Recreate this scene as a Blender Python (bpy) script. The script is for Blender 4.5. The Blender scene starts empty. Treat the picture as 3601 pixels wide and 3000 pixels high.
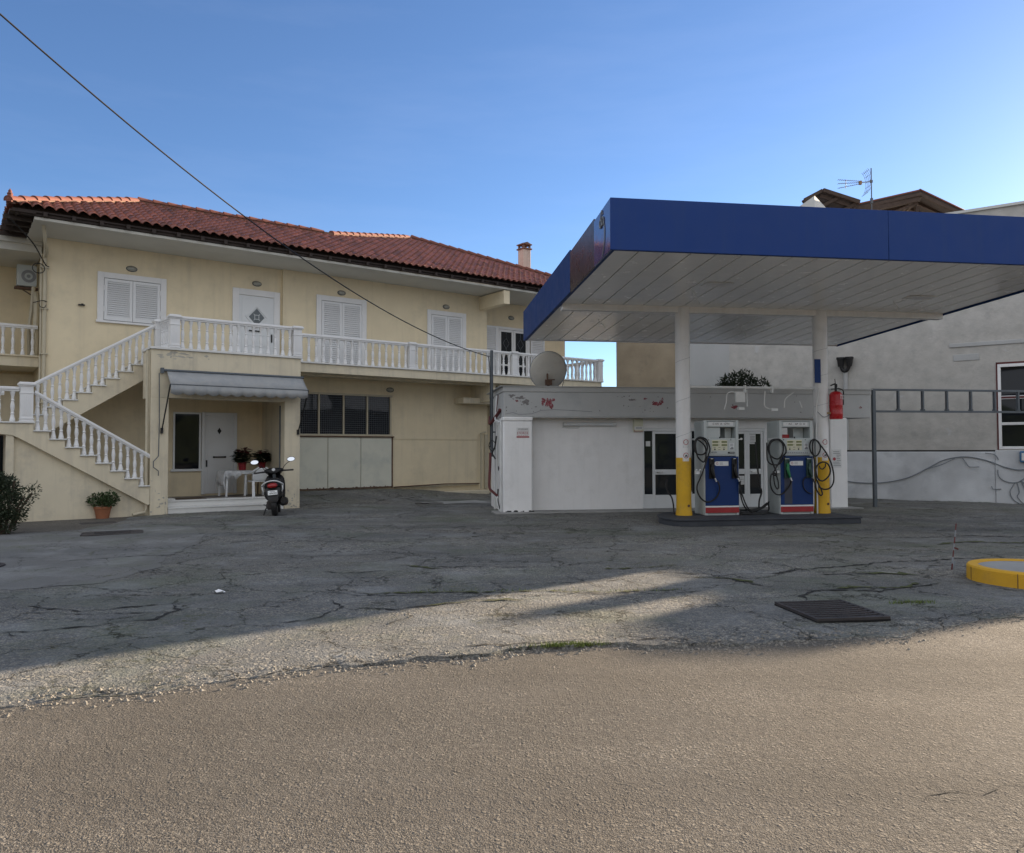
import bpy, bmesh, math, random
from mathutils import Vector, Matrix
random.seed(7)
R=math.radians; sin=math.sin; cos=math.cos; PI=math.pi
S=bpy.context.scene; COL=S.collection
# ------------------------------------------------------------------ camera
cd=bpy.data.cameras.new('camera'); cam=bpy.data.objects.new('camera',cd); COL.objects.link(cam)
cd.sensor_fit='HORIZONTAL'; cd.sensor_width=36.0; cd.lens=27.21; cd.clip_start=.05; cd.clip_end=3000
_p,_r=R(1.6845),R(-.1467)
_f=Vector((0,cos(_p),sin(_p))); _u=Vector((0,-sin(_p),cos(_p))); _x=Vector((1,0,0))
_x2=_x*cos(_r)+_u*sin(_r); _u2=_u*cos(_r)-_x*sin(_r)
cam.matrix_world=Matrix(((_x2.x,_u2.x,-_f.x,0),(_x2.y,_u2.y,-_f.y,0),(_x2.z,_u2.z,-_f.z,1.65),(0,0,0,1)))
S.camera=cam
# ------------------------------------------------------------------ sun, sky, exposure
SUN_AZ,SUN_EL=50.5,12.0          # azimuth clockwise from the view axis (+Y), elevation
SKY=.066; SUN=5.0; EXPO=1.80; FILL_VEIL=4.15
S.view_settings.view_transform='Standard'; S.view_settings.look='None'
S.view_settings.exposure=EXPO; S.view_settings.gamma=1
w=bpy.data.worlds.new('World'); S.world=w; w.use_nodes=True
nt=w.node_tree; nt.nodes.clear()
wo=nt.nodes.new('ShaderNodeOutputWorld'); bg=nt.nodes.new('ShaderNodeBackground')
sk=nt.nodes.new('ShaderNodeTexSky'); sk.sky_type='NISHITA'; sk.sun_disc=False
sk.sun_elevation=R(SUN_EL); sk.sun_rotation=R(SUN_AZ); sk.altitude=50; sk.air_density=.85; sk.dust_density=.25; sk.ozone_density=3.5
tc=nt.nodes.new('ShaderNodeTexCoord'); mp=nt.nodes.new('ShaderNodeMapping'); mp.inputs['Scale'].default_value=(1.2,1.2,7)
mp.inputs['Rotation'].default_value=(.25,.2,.4)
nz=nt.nodes.new('ShaderNodeTexNoise'); nz.inputs['Scale'].default_value=1.6; nz.inputs['Detail'].default_value=7; nz.inputs['Roughness'].default_value=.62
rp=nt.nodes.new('ShaderNodeValToRGB'); rp.color_ramp.elements[0].position=.47; rp.color_ramp.elements[1].position=.8
rp.color_ramp.elements[0].color=(0,0,0,1); rp.color_ramp.elements[1].color=(.10,.10,.10,1)
mx=nt.nodes.new('ShaderNodeMix'); mx.data_type='RGBA'; mx.blend_type='MIX'
cl=nt.nodes.new('ShaderNodeMix'); cl.data_type='RGBA'; cl.blend_type='MIX'; cl.inputs[0].default_value=.5
cl.inputs[7].default_value=(5.2,5.6,6.6,1)
L=nt.links.new
L(tc.outputs['Generated'],mp.inputs['Vector']); L(mp.outputs['Vector'],nz.inputs['Vector']); L(nz.outputs['Fac'],rp.inputs['Fac'])
L(rp.outputs['Color'],mx.inputs[0]); L(sk.outputs['Color'],mx.inputs[6]); L(sk.outputs['Color'],cl.inputs[6]); L(cl.outputs[2],mx.inputs[7])
# added fill: made-up bright veil overhead and behind the viewer, clear sky ahead
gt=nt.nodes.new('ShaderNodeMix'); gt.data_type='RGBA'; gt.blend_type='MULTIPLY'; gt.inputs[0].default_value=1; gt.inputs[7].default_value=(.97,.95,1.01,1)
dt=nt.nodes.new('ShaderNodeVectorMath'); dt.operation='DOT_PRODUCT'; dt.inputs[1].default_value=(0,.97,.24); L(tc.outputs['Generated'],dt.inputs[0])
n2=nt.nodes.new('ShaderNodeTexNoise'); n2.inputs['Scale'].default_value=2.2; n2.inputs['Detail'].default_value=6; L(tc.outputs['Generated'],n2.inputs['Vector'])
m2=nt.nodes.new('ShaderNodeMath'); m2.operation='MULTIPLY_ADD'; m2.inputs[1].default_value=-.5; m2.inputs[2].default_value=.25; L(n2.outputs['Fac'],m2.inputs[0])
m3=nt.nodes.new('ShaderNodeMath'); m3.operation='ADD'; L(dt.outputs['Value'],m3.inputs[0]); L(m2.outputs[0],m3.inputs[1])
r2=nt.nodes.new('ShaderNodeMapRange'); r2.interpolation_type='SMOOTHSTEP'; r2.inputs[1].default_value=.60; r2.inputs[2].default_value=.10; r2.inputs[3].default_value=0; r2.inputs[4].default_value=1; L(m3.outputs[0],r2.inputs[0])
c2=nt.nodes.new('ShaderNodeMix'); c2.data_type='RGBA'; c2.inputs[7].default_value=(FILL_VEIL*.94,FILL_VEIL*.985,FILL_VEIL*1.07,1); L(r2.outputs[0],c2.inputs[0])
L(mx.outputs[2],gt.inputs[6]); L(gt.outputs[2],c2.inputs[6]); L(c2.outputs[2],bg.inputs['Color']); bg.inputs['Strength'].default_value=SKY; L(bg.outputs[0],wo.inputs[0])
sl=bpy.data.lights.new('sun','SUN'); sl.energy=SUN; sl.angle=R(.53); sl.color=(1.0,.80,.58)
so=bpy.data.objects.new('sun',sl); COL.objects.link(so); so.location=(30,25,40)
_d=Vector((sin(R(SUN_AZ))*cos(R(SUN_EL)),cos(R(SUN_AZ))*cos(R(SUN_EL)),sin(R(SUN_EL))))
so.rotation_euler=_d.to_track_quat('Z','Y').to_euler()
# ------------------------------------------------------------------ helpers
class MB:
    def __init__(s): s.v=[];s.f=[];s.m=[];s.mi=0;s.t=[]
    def add(s,vs,fs):
        o=len(s.v); s.v+= [tuple(p) for p in vs]
        for f in fs: s.f.append([i+o for i in f]); s.m.append(s.mi)
        return s
    def box(s,x0,x1,y0,y1,z0,z1):
        return s.add([(x,y,z) for x in(x0,x1) for y in(y0,y1) for z in(z0,z1)],[(0,1,3,2),(4,6,7,5),(0,4,5,1),(2,3,7,6),(0,2,6,4),(1,5,7,3)])
    def bar(s,p,q,w,h=None,up=(0,0,1)):
        h=h or w; p=Vector(p);q=Vector(q);d=(q-p).normalized();up=Vector(up)
        if abs(d.dot(up))>.98: up=Vector((1,0,0))
        a=d.cross(up).normalized()*w/2; b=a.cross(d).normalized()*h/2
        vs=[c+x*a+y*b for c in(p,q) for x,y in((-1,-1),(1,-1),(1,1),(-1,1))]
        return s.add(vs,[(3,2,1,0),(4,5,6,7),(0,1,5,4),(1,2,6,5),(2,3,7,6),(3,0,4,7)])
    def cyl(s,p,q,r,r2=None,n=12):
        r2=r if r2 is None else r2
        return s.tube([p,q],[r,r2],n)
    def tube(s,pts,r,n=8,caps=True):
        pts=[Vector(p) for p in pts]; k=len(pts)
        rs=r if isinstance(r,(list,tuple)) else [r]*k
        T=[(pts[min(i+1,k-1)]-pts[max(i-1,0)]).normalized() for i in range(k)]
        a=T[0].orthogonal().normalized(); vs=[]
        for i in range(k):
            a=(a-T[i]*a.dot(T[i])).normalized(); b=T[i].cross(a)
            for j in range(n):
                t=2*PI*j/n; vs.append(pts[i]+(a*cos(t)+b*sin(t))*rs[i])
        fs=[(i*n+j,i*n+(j+1)%n,(i+1)*n+(j+1)%n,(i+1)*n+j) for i in range(k-1) for j in range(n)]
        if caps: fs+=[tuple(range(n-1,-1,-1)),tuple((k-1)*n+j for j in range(n))]
        return s.add(vs,fs)
    def lathe(s,prof,c=(0,0,0),n=14,sq=0):
        vs=[];k=len(prof)
        for r,z in prof:
            for j in range(n):
                t=2*PI*j/n+PI/4; m=1
                vs.append((c[0]+r*cos(t)*m,c[1]+r*sin(t)*m,c[2]+z))
        fs=[(i*n+j,i*n+(j+1)%n,(i+1)*n+(j+1)%n,(i+1)*n+j) for i in range(k-1) for j in range(n)]
        fs+=[tuple(range(n-1,-1,-1)),tuple((k-1)*n+j for j in range(n))]
        return s.add(vs,fs)
    def loft(s,secs):
        """rings of equal length"""
        n=len(secs[0]); vs=[p for r in secs for p in r]
        fs=[(i*n+j,i*n+(j+1)%n,(i+1)*n+(j+1)%n,(i+1)*n+j) for i in range(len(secs)-1) for j in range(n)]
        fs+=[tuple(range(n-1,-1,-1)),tuple((len(secs)-1)*n+j for j in range(n))]
        return s.add(vs,fs)
    def prism(s,poly,y0,y1,ax='xz'):
        n=len(poly)
        if ax=='xz': vs=[(a,y0,b) for a,b in poly]+[(a,y1,b) for a,b in poly]
        elif ax=='xy': vs=[(a,b,y0) for a,b in poly]+[(a,b,y1) for a,b in poly]
        else: vs=[(y0,a,b) for a,b in poly]+[(y1,a,b) for a,b in poly]
        return s.add(vs,[tuple(range(n)),tuple(range(2*n-1,n-1,-1))]+[(i,n+i,n+(i+1)%n,(i+1)%n) for i in range(n)])
    def poly(s,*ps): return s.add(ps,[tuple(range(len(ps)))])
    def ell(s,c,r,n=12,m=8):
        vs=[];fs=[]
        for i in range(1,m):
            a=PI*i/m
            for j in range(n):
                t=2*PI*j/n; vs.append((c[0]+r[0]*sin(a)*cos(t),c[1]+r[1]*sin(a)*sin(t),c[2]+r[2]*cos(a)))
        vs+= [(c[0],c[1],c[2]+r[2]),(c[0],c[1],c[2]-r[2])]; T=len(vs)-2
        for i in range(m-2):
            for j in range(n): fs.append((i*n+j,(i+1)*n+j,(i+1)*n+(j+1)%n,i*n+(j+1)%n))
        for j in range(n): fs.append((T,j,(j+1)%n)); fs.append((T+1,(m-2)*n+(j+1)%n,(m-2)*n+j))
        return s.add(vs,fs)
    def ring(s,c,r0,r1,y,n=28,a0=0,a1=2*PI):
        """flat ring in the xz plane at depth y, facing -y"""
        vs=[];fs=[]
        for i in range(n+1):
            t=a0+(a1-a0)*i/n
            vs+= [(c[0]+r0*cos(t),y,c[1]+r0*sin(t)),(c[0]+r1*cos(t),y,c[1]+r1*sin(t))]
        for i in range(n): fs.append((2*i,2*i+1,2*i+3,2*i+2))
        return s.add(vs,fs)
    def build(s,name,mats,parent=None,off=(0,0,0),bevel=0,smooth=.6,recalc=True,solid=0,xf=None):
        me=bpy.data.meshes.new(name)
        vs=s.v if xf is None else [xf(p) for p in s.v]
        me.from_pydata([(a-off[0],b-off[1],c-off[2]) for a,b,c in vs],[],s.f)
        if not isinstance(mats,(list,tuple)): mats=[mats]
        for m in mats: me.materials.append(m)
        if len(mats)>1: me.polygons.foreach_set('material_index',s.m)
        if recalc:
            bm=bmesh.new(); bm.from_mesh(me); bmesh.ops.recalc_face_normals(bm,faces=bm.faces); bm.to_mesh(me); bm.free()
        if smooth: me.shade_smooth(); me.set_sharp_from_angle(angle=smooth)
        o=bpy.data.objects.new(name,me); COL.objects.link(o)
        if parent is not None: o.parent=parent
        if solid:
            k=o.modifiers.new('solid','SOLIDIFY'); k.thickness=solid; k.offset=-1
        if bevel:
            k=o.modifiers.new('bevel','BEVEL'); k.width=bevel; k.segments=2; k.limit_method='ANGLE'; k.angle_limit=R(35)
        return o
def tag(o,label=None,cat=None,group=None,kind=None):
    if label: o['label']=label
    if cat: o['category']=cat
    if group: o['group']=group
    if kind: o['kind']=kind
    return o
def empty(name,loc,rz,label,cat,group=None):
    o=bpy.data.objects.new(name,None); COL.objects.link(o); o.location=loc; o.rotation_euler=(0,0,rz); o.empty_display_size=.1
    return tag(o,label,cat,group)
def copy_tree(o,parent=None):
    c=o.copy(); COL.objects.link(c)
    if parent is not None: c.parent=parent
    for ch in list(o.children): copy_tree(ch,c)
    return c
def spline(pts,k=6):
    P=[Vector(p) for p in pts]; P=[P[0]*2-P[1]]+P+[P[-1]*2-P[-2]]; out=[]
    for i in range(1,len(P)-2):
        a,b,c,d=P[i-1:i+3]
        for j in range(k):
            t=j/k; out.append(.5*((2*b)+(c-a)*t+(2*a-5*b+4*c-d)*t*t+(3*b-a-3*c+d)*t**3))
    out.append(P[-2]); return out
def sm(a,b,x):
    t=max(0,min(1,(x-a)/(b-a))); return t*t*(3-2*t)
# frames: house (u along the facade, v depth) and kiosk
HA,KA=R(36.3),R(8.56)
def HP(u,v,z=0): return Vector((cos(HA)*u-sin(HA)*v, sin(HA)*u+cos(HA)*v, z))
def KP(u,v,z=0): return Vector((cos(KA)*u-sin(KA)*v, sin(KA)*u+cos(KA)*v, z))
def huv(x,y): return cos(HA)*x+sin(HA)*y, -sin(HA)*x+cos(HA)*y
# ------------------------------------------------------------------ materials
def mat(name,col,rough=.7,var=.10,vs=3.0,metal=0,bump=0,bs=60,stain=None,spec=.4,streak=None,vs2=None,coat=0,patch=None):
    m=bpy.data.materials.new(name); m.use_nodes=True; t=m.node_tree; N=t.nodes.new; K=t.links.new
    b=t.nodes['Principled BSDF']; b.inputs['Roughness'].default_value=rough; b.inputs['Metallic'].default_value=metal
    b.inputs['Specular IOR Level'].default_value=spec; b.inputs['Coat Weight'].default_value=coat
    tc=N('ShaderNodeTexCoord'); src=tc.outputs['Object']
    def noise(sc,det=5,vec=None,ro=.6):
        n=N('ShaderNodeTexNoise'); n.inputs['Scale'].default_value=sc; n.inputs['Detail'].default_value=det; n.inputs['Roughness'].default_value=ro
        K(vec or src,n.inputs['Vector']); return n.outputs['Fac']
    def rng(x,a,bb,c,d):
        r=N('ShaderNodeMapRange'); r.inputs[1].default_value=a;r.inputs[2].default_value=bb;r.inputs[3].default_value=c;r.inputs[4].default_value=d
        K(x,r.inputs[0]); return r.outputs[0]
    def mixc(f,a,bb,mode='MIX'):
        x=N('ShaderNodeMix'); x.data_type='RGBA'; x.blend_type=mode
        if isinstance(f,float): x.inputs[0].default_value=f
        else: K(f,x.inputs[0])
        for i,c in((6,a),(7,bb)):
            if isinstance(c,tuple): x.inputs[i].default_value=(*c,1)
            else: K(c,x.inputs[i])
        return x.outputs[2]
    def sc(k): return tuple(max(0,min(1,c*k)) for c in col)
    c=mixc(rng(noise(vs),.3,.7,0,1),sc(1-var),sc(1+var))
    if vs2: c=mixc(rng(noise(vs2,3),.35,.65,0,1),c,mixc(1.0,c,(.72,.72,.72),'MULTIPLY'))
    if patch:    # patches of another colour (bare render, rust) : (colour, scale, threshold)
        for pc,ps,pt in patch:
            c=mixc(rng(noise(ps,6,None,.65),pt,pt+.035,0,1),c,pc)
    if streak:   # vertical run-off marks
        mp=N('ShaderNodeMapping'); mp.inputs['Scale'].default_value=(5,5,.35); K(src,mp.inputs['Vector'])
        f=rng(noise(1.2,4,mp.outputs['Vector']),.5,.78,0,streak[1]); c=mixc(f,c,streak[0])
    if stain:
        c=mixc(rng(noise(stain[2],6,None,.7),.52,.75,0,stain[1]),c,stain[0])
    K(c,b.inputs['Base Color'])
    K(rng(noise(vs*4,3),.3,.7,max(.02,rough-.07),min(1,rough+.07)),b.inputs['Roughness'])
    if bump:
        bp=N('ShaderNodeBump'); bp.inputs['Strength'].default_value=bump; bp.inputs['Distance'].default_value=.01
        K(noise(bs,4),bp.inputs['Height']); K(bp.outputs['Normal'],b.inputs['Normal'])
    return m
M={}
M['cream']=mat('cream render',(.74,.64,.45),.85,.05,1.5,bump=.25,bs=90,stain=((.40,.36,.27),.35,.9),streak=((.46,.40,.30),.26))
M['cream2']=mat('weathered cream render',(.66,.59,.445),.85,.06,1.5,bump=.25,bs=90,stain=((.33,.31,.27),.5,1.1),streak=((.34,.31,.26),.4))
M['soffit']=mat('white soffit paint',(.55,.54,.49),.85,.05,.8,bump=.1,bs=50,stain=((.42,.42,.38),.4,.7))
M['white']=mat('white gloss paint',(.74,.74,.74),.5,.05,2,bump=.05,bs=60,stain=((.52,.52,.50),.3,4))
M['whitewash']=mat('whitewashed render',(.81,.81,.81),.8,.04,1.5,bump=.35,bs=35,stain=((.50,.50,.48),.3,1.6),streak=((.52,.52,.50),.2))
M['bluewash']=mat('blueish limewash',(.69,.71,.73),.85,.12,.9,bump=.5,bs=22,stain=((.30,.32,.35),.55,1.2),vs2=.5)
M['fascia_grey']=mat('grey painted render with peeling paint',(.44,.45,.45),.8,.07,1.2,bump=.4,bs=40,stain=((.27,.29,.31),.4,1.5),
    patch=[((.30,.29,.28),2.3,.665),((.42,.09,.11),1.35,.69)])
M['marble']=mat('white marble',(.66,.66,.64),.4,.06,3,stain=((.45,.45,.44),.4,6))
M['tile']=mat('terracotta',(.17,.058,.040),.75,.1,6,bump=.3,bs=60)
M['mortar']=mat('ridge mortar',(.20,.115,.085),.9,.2,5,bump=.6,bs=30)
M['darkwood']=mat('dark stained wood',(.035,.024,.02),.7,.3,8,bump=.3,bs=40)
M['wood']=mat('brown wood',(.06,.038,.028),.7,.25,6,bump=.3,bs=40)
M['shutter']=mat('white shutter',(.71,.72,.73),.4,.03,2)
M['doorwhite']=mat('white aluminium',(.68,.70,.71),.35,.04,2,spec=.5)
M['panel']=mat('pale metal sheet',(.63,.63,.54),.5,.06,1.2,stain=((.36,.40,.38),.5,1.4),patch=[((.16,.09,.05),4.5,.74)])
M['rust']=mat('rusty metal',(.105,.062,.042),.85,.35,6,bump=.4,bs=60)
M['blue']=mat('blue fascia panel',(.007,.038,.18),.5,.03,.7,spec=.22,stain=((.012,.046,.18),.7,.6),streak=((.020,.050,.16),.35))
M['bluematte']=mat('faded blue panel',(.016,.048,.17),.6,.07,1.0,spec=.22)
M['bluegloss']=mat('polished blue sheet',(.05,.075,.22),.13,.08,1.5,spec=.9,metal=.35,stain=((.16,.18,.30),.35,2.2))
M['roofreflect']=mat('sheet with painted roof reflection',(.05,.03,.03),.3,.3,1.4,spec=.6,metal=.2)  # brown of the mirrored house roof painted into the colour
M['plank']=mat('grey lacquered ceiling strip',(.85,.85,.84),.22,.02,.8,spec=.55)
M['colwhite']=mat('white column paint',(.74,.74,.74),.5,.04,2,bump=.08,bs=30,stain=((.52,.51,.48),.35,3),streak=((.48,.46,.42),.3))
M['yellow']=mat('yellow column paint',(.62,.36,.015),.5,.07,2.5,bump=.08,bs=30,stain=((.30,.19,.05),.5,4),patch=[((.20,.10,.05),7,.76)])
M['kerbyellow']=mat('weathered yellow kerb paint',(.56,.31,.02),.75,.12,3,bump=.5,bs=40,stain=((.27,.17,.06),.6,3),patch=[((.30,.28,.26),6,.72)])
M['pumpgrey']=mat('pump light grey',(.46,.50,.50),.45,.04,3,stain=((.35,.38,.38),.4,3))
M['pumpside']=mat('pump side grey',(.40,.44,.44),.45,.05,3,stain=((.28,.30,.30),.5,2.5))
M['pumpblue']=mat('pump blue door',(.008,.033,.135),.45,.06,2,spec=.25,stain=((.04,.06,.16),.35,3))
M['pumpred']=mat('pump red band',(.30,.025,.03),.4,.1,3,stain=((.16,.03,.03),.5,5))
M['black']=mat('black rubber',(.012,.012,.013),.5,.2,5)
M['blackplastic']=mat('black plastic',(.012,.012,.013),.5,.2,5)
M['ink']=mat('dark print',(.03,.03,.035),.6,.1,5)
M['inkgrey']=mat('faded print',(.22,.23,.25),.6,.1,5)
M['label']=mat('white label',(.66,.67,.67),.45,.04,5)
M['beige']=mat('beige display plate',(.58,.57,.44),.35,.04,5)
M['lcd']=mat('green grey lcd',(.17,.19,.08),.2,.15,8)
M['green']=mat('green nozzle',(.015,.16,.06),.4,.15,5)
M['greenbox']=mat('dark green holster',(.03,.07,.06),.5,.15,5)
M['steel']=mat('bright steel',(.62,.63,.64),.3,.1,8,metal=.9)
M['red']=mat('red paint',(.42,.012,.018),.3,.08,3,spec=.5)
M['signred']=mat('sign red',(.36,.05,.06),.5,.1,5)
M['kerb']=mat('dark grey island kerb',(.040,.045,.055),.75,.15,3,bump=.3,bs=30,stain=((.075,.075,.075),.5,3))
M['concrete']=mat('grey concrete',(.30,.30,.29),.9,.12,2,bump=.4,bs=40,stain=((.17,.17,.165),.6,1.4),vs2=.7)
M['stonegrey']=mat('grey rough render',(.46,.445,.415),.95,.14,2.2,bump=1.0,bs=9,stain=((.27,.27,.265),.55,2.6),patch=[((.49,.49,.48),.8,.62)])
M['stonebrown']=mat('brown rough render',(.33,.27,.19),.95,.13,1.6,bump=1.0,bs=18,stain=((.17,.14,.11),.6,1.2))
M['smoothgrey']=mat('smooth grey render',(.43,.435,.43),.9,.06,1,bump=.3,bs=30,stain=((.24,.25,.25),.5,.9))
M['pole']=mat('grey galvanised pole',(.10,.115,.13),.5,.12,5,metal=.3)
M['pipecream']=mat('cream pipe',(.47,.42,.31),.5,.08,4)
M['pipewhite']=mat('white pipe',(.62,.63,.62),.5,.08,4)
M['dish']=mat('dish grey beige',(.50,.48,.43),.5,.07,2,stain=((.30,.28,.24),.5,3))
M['awning']=mat('grey awning canvas',(.32,.325,.325),.85,.07,2.5,bump=.15,bs=120,stain=((.20,.23,.26),.6,2),streak=((.19,.22,.25),.4))
M['plasticwhite']=mat('white plastic',(.62,.64,.65),.4,.03,4)
M['lace']=mat('white lace cloth',(.50,.51,.52),.9,.25,14,bump=.8,bs=50)
M['terracotta']=mat('terracotta pot',(.30,.12,.06),.85,.15,5,bump=.2,bs=40)
M['redwrap']=mat('red foil wrap',(.20,.012,.018),.3,.3,12,spec=.4,bump=.6,bs=25)
M['leaf']=mat('dark leaf',(.035,.060,.018),.6,.4,9)
M['leaf2']=mat('bush leaf',(.022,.034,.014),.6,.4,9)
M['leafred']=mat('poinsettia bract',(.10,.012,.014),.55,.5,9)
M['bark']=mat('bark',(.07,.05,.035),.9,.3,8,bump=.6,bs=40)
M['moss']=mat('moss and grass',(.055,.062,.018),.95,.5,12,bump=.8,bs=60)
M['crack']=mat('dark crack',(.022,.022,.021),.95,.3,9,bump=.8,bs=50)
M['iron']=mat('cast iron',(.036,.032,.033),.6,.25,6,bump=.4,bs=60,stain=((.06,.04,.03),.5,5))
M['cable']=mat('cable black',(.015,.015,.016),.6,.1,4)
M['cablegrey']=mat('grey cable',(.20,.22,.24),.6,.1,4)
M['hosered']=mat('dark red hose',(.10,.022,.022),.6,.2,6)
M['lampglass']=mat('grey lamp glass',(.30,.30,.26),.25,.06,4,spec=.5)
M['mirror']=mat('mirror glass',(.85,.88,.92),.03,.01,4,metal=1)
M['taillight']=mat('red lens',(.28,.01,.012),.15,.1,9,spec=.6)
M['scooter']=mat('black scooter paint',(.006,.006,.007),.35,.1,4,spec=.25)
M['frost']=mat('frosted glass',(.10,.12,.13),.35,.15,5,spec=.5)
M['hedge']=mat('hedge',(.03,.045,.018),.95,.5,1.5,bump=1,bs=6)
M['fencewood']=mat('tan fence',(.50,.33,.19),.8,.15,2,bump=.2,bs=30)
M['redtile']=mat('porch floor tile',(.15,.13,.12),.5,.12,4)
M['paper']=mat('litter paper',(.75,.76,.78),.8,.05,9)
M['farwhite']=mat('far white render',(.60,.60,.58),.9,.06,1,bump=.2,bs=20)
def glassmat(name,col,rough=.03):
    m=bpy.data.materials.new(name); m.use_nodes=True; b=m.node_tree.nodes['Principled BSDF']
    b.inputs['Base Color'].default_value=(*col,1); b.inputs['Roughness'].default_value=rough; b.inputs['Specular IOR Level'].default_value=.33
    t=m.node_tree; n=t.nodes.new('ShaderNodeTexNoise'); n.inputs['Scale'].default_value=1.3; bp=t.nodes.new('ShaderNodeBump'); bp.inputs['Strength'].default_value=.04
    tc=t.nodes.new('ShaderNodeTexCoord'); t.links.new(tc.outputs['Object'],n.inputs['Vector']); t.links.new(n.outputs['Fac'],bp.inputs['Height']); t.links.new(bp.outputs['Normal'],b.inputs['Normal'])
    return m
M['glass']=glassmat('dark window glass',(.012,.014,.018))
M['glass2']=glassmat('kiosk glass',(.02,.024,.028))
M['void']=mat('dark interior',(.008,.008,.009),.9,.1,3)
def tilemat():
    m=mat('roof tiles',(.19,.063,.043),.55,.14,9,bump=.25,bs=50,spec=.45,stain=((.10,.045,.04),.6,2.5)); t=m.node_tree
    a=t.nodes.new('ShaderNodeAttribute'); a.attribute_name='tint'; b=t.nodes['Principled BSDF']
    lk=b.inputs['Base Color'].links[0]; src=lk.from_socket
    x=t.nodes.new('ShaderNodeMix'); x.data_type='RGBA'; x.blend_type='MULTIPLY'; x.inputs[0].default_value=1
    r=t.nodes.new('ShaderNodeMapRange'); r.inputs[3].default_value=.40; r.inputs[4].default_value=1.55
    t.links.new(a.outputs['Fac'],r.inputs[0]); t.links.new(src,x.inputs[6]); t.links.new(r.outputs[0],x.inputs[7]); t.links.new(x.outputs[2],b.inputs['Base Color'])
    return m
M['rooftile']=tilemat()
def asphalt(name,base,light,dark,s1,s2,bump,patchy,warm,cracks=0,coarse=0):
    m=bpy.data.materials.new(name); m.use_nodes=True; t=m.node_tree; N=t.nodes.new; K=t.links.new
    b=t.nodes['Principled BSDF']; b.inputs['Roughness'].default_value=.95; b.inputs['Specular IOR Level'].default_value=.10
    g=N('ShaderNodeNewGeometry'); P=g.outputs['Position']
    def rng(x,a,bb,c,d):
        r=N('ShaderNodeMapRange'); r.inputs[1].default_value=a;r.inputs[2].default_value=bb;r.inputs[3].default_value=c;r.inputs[4].default_value=d; K(x,r.inputs[0]); return r.outputs[0]
    def mixc(f,a,bb,mode='MIX'):
        x=N('ShaderNodeMix'); x.data_type='RGBA'; x.blend_type=mode
        if isinstance(f,float): x.inputs[0].default_value=f
        else: K(f,x.inputs[0])
        for i,c in((6,a),(7,bb)):
            if isinstance(c,tuple): x.inputs[i].default_value=(*c,1)
            else: K(c,x.inputs[i])
        return x.outputs[2]
    def noise(s,d=5,r=.6,vec=P):
        n=N('ShaderNodeTexNoise'); n.inputs['Scale'].default_value=s; n.inputs['Detail'].default_value=d; n.inputs['Roughness'].default_value=r; K(vec,n.inputs['Vector']); return n.outputs['Fac']
    def mth(op,a,bb):
        q=N('ShaderNodeMath'); q.operation=op
        for i,c in((0,a),(1,bb)):
            if isinstance(c,(int,float)): q.inputs[i].default_value=c
            else: K(c,q.inputs[i])
        return q.outputs[0]
    def vor(s,feat='F1',vec=P):
        v=N('ShaderNodeTexVoronoi'); v.feature=feat; v.inputs['Scale'].default_value=s; K(vec,v.inputs['Vector']); return v
    # coordinates shaken by noise so that stones are not round cells
    nv=N('ShaderNodeTexNoise'); nv.inputs['Scale'].default_value=s1*.9; nv.inputs['Detail'].default_value=2; K(P,nv.inputs['Vector'])
    vm=N('ShaderNodeVectorMath'); vm.operation='SCALE'; vm.inputs['Scale'].default_value=.9/s1; K(nv.outputs['Color'],vm.inputs[0])
    va=N('ShaderNodeVectorMath'); va.operation='ADD'; K(P,va.inputs[0]); K(vm.outputs[0],va.inputs[1]); Q=va.outputs[0]
    v=vor(s1,'F1',Q); v2=vor(s2,'F1',Q); v3=vor(s1*.42,'F1',Q)
    s_=N('ShaderNodeSeparateColor'); K(v.outputs['Color'],s_.inputs[0]); s2_=N('ShaderNodeSeparateColor'); K(v2.outputs['Color'],s2_.inputs[0]); s3_=N('ShaderNodeSeparateColor'); K(v3.outputs['Color'],s3_.inputs[0])
    c=mixc(rng(s_.outputs[0],.45,1.0,0,1),base,light)
    c=mixc(rng(s2_.outputs[0],.55,1.0,0,.7),c,dark)
    c=mixc(rng(s3_.outputs[0],.78,.80,0,.35+.3*coarse),c,light)
    c=mixc(rng(v.outputs['Distance'],.40,.70,0,.55),c,dark)
    c=mixc(rng(noise(.55,6,.65),.40,.66,0,patchy),c,tuple(k*.62 for k in base))
    c=mixc(rng(noise(.23,4,.55),.45,.70,0,.5),c,warm)
    c=mixc(rng(noise(2.3,6,.7),.60,.75,0,.45),c,dark)
    mp=N('ShaderNodeMapping'); mp.inputs['Rotation'].default_value=(0,0,R(-24)); mp.inputs['Scale'].default_value=(.10,.9,1); K(P,mp.inputs['Vector'])
    c=mixc(rng(noise(1,3,.5,mp.outputs['Vector']),.44,.64,0,.55),c,tuple(k*.66 for k in base))
    hgt=mth('ADD',mth('MULTIPLY',rng(v.outputs['Distance'],0,.75,1,0),mth('ADD',s_.outputs[1],.35)),mth('MULTIPLY',rng(v2.outputs['Distance'],0,.7,.6,0),s2_.outputs[1]))
    hgt=mth('ADD',hgt,mth('MULTIPLY',rng(v3.outputs['Distance'],.1,.6,1.5,0),rng(s3_.outputs[0],.70,.85,0,1+coarse)))
    hgt=mth('ADD',hgt,rng(noise(14,5,.7),.3,.7,0,1.3))
    # worn places lose their relief
    hgt=mth('MULTIPLY',hgt,rng(noise(.8,4),.35,.62,.45,1.15))
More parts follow.
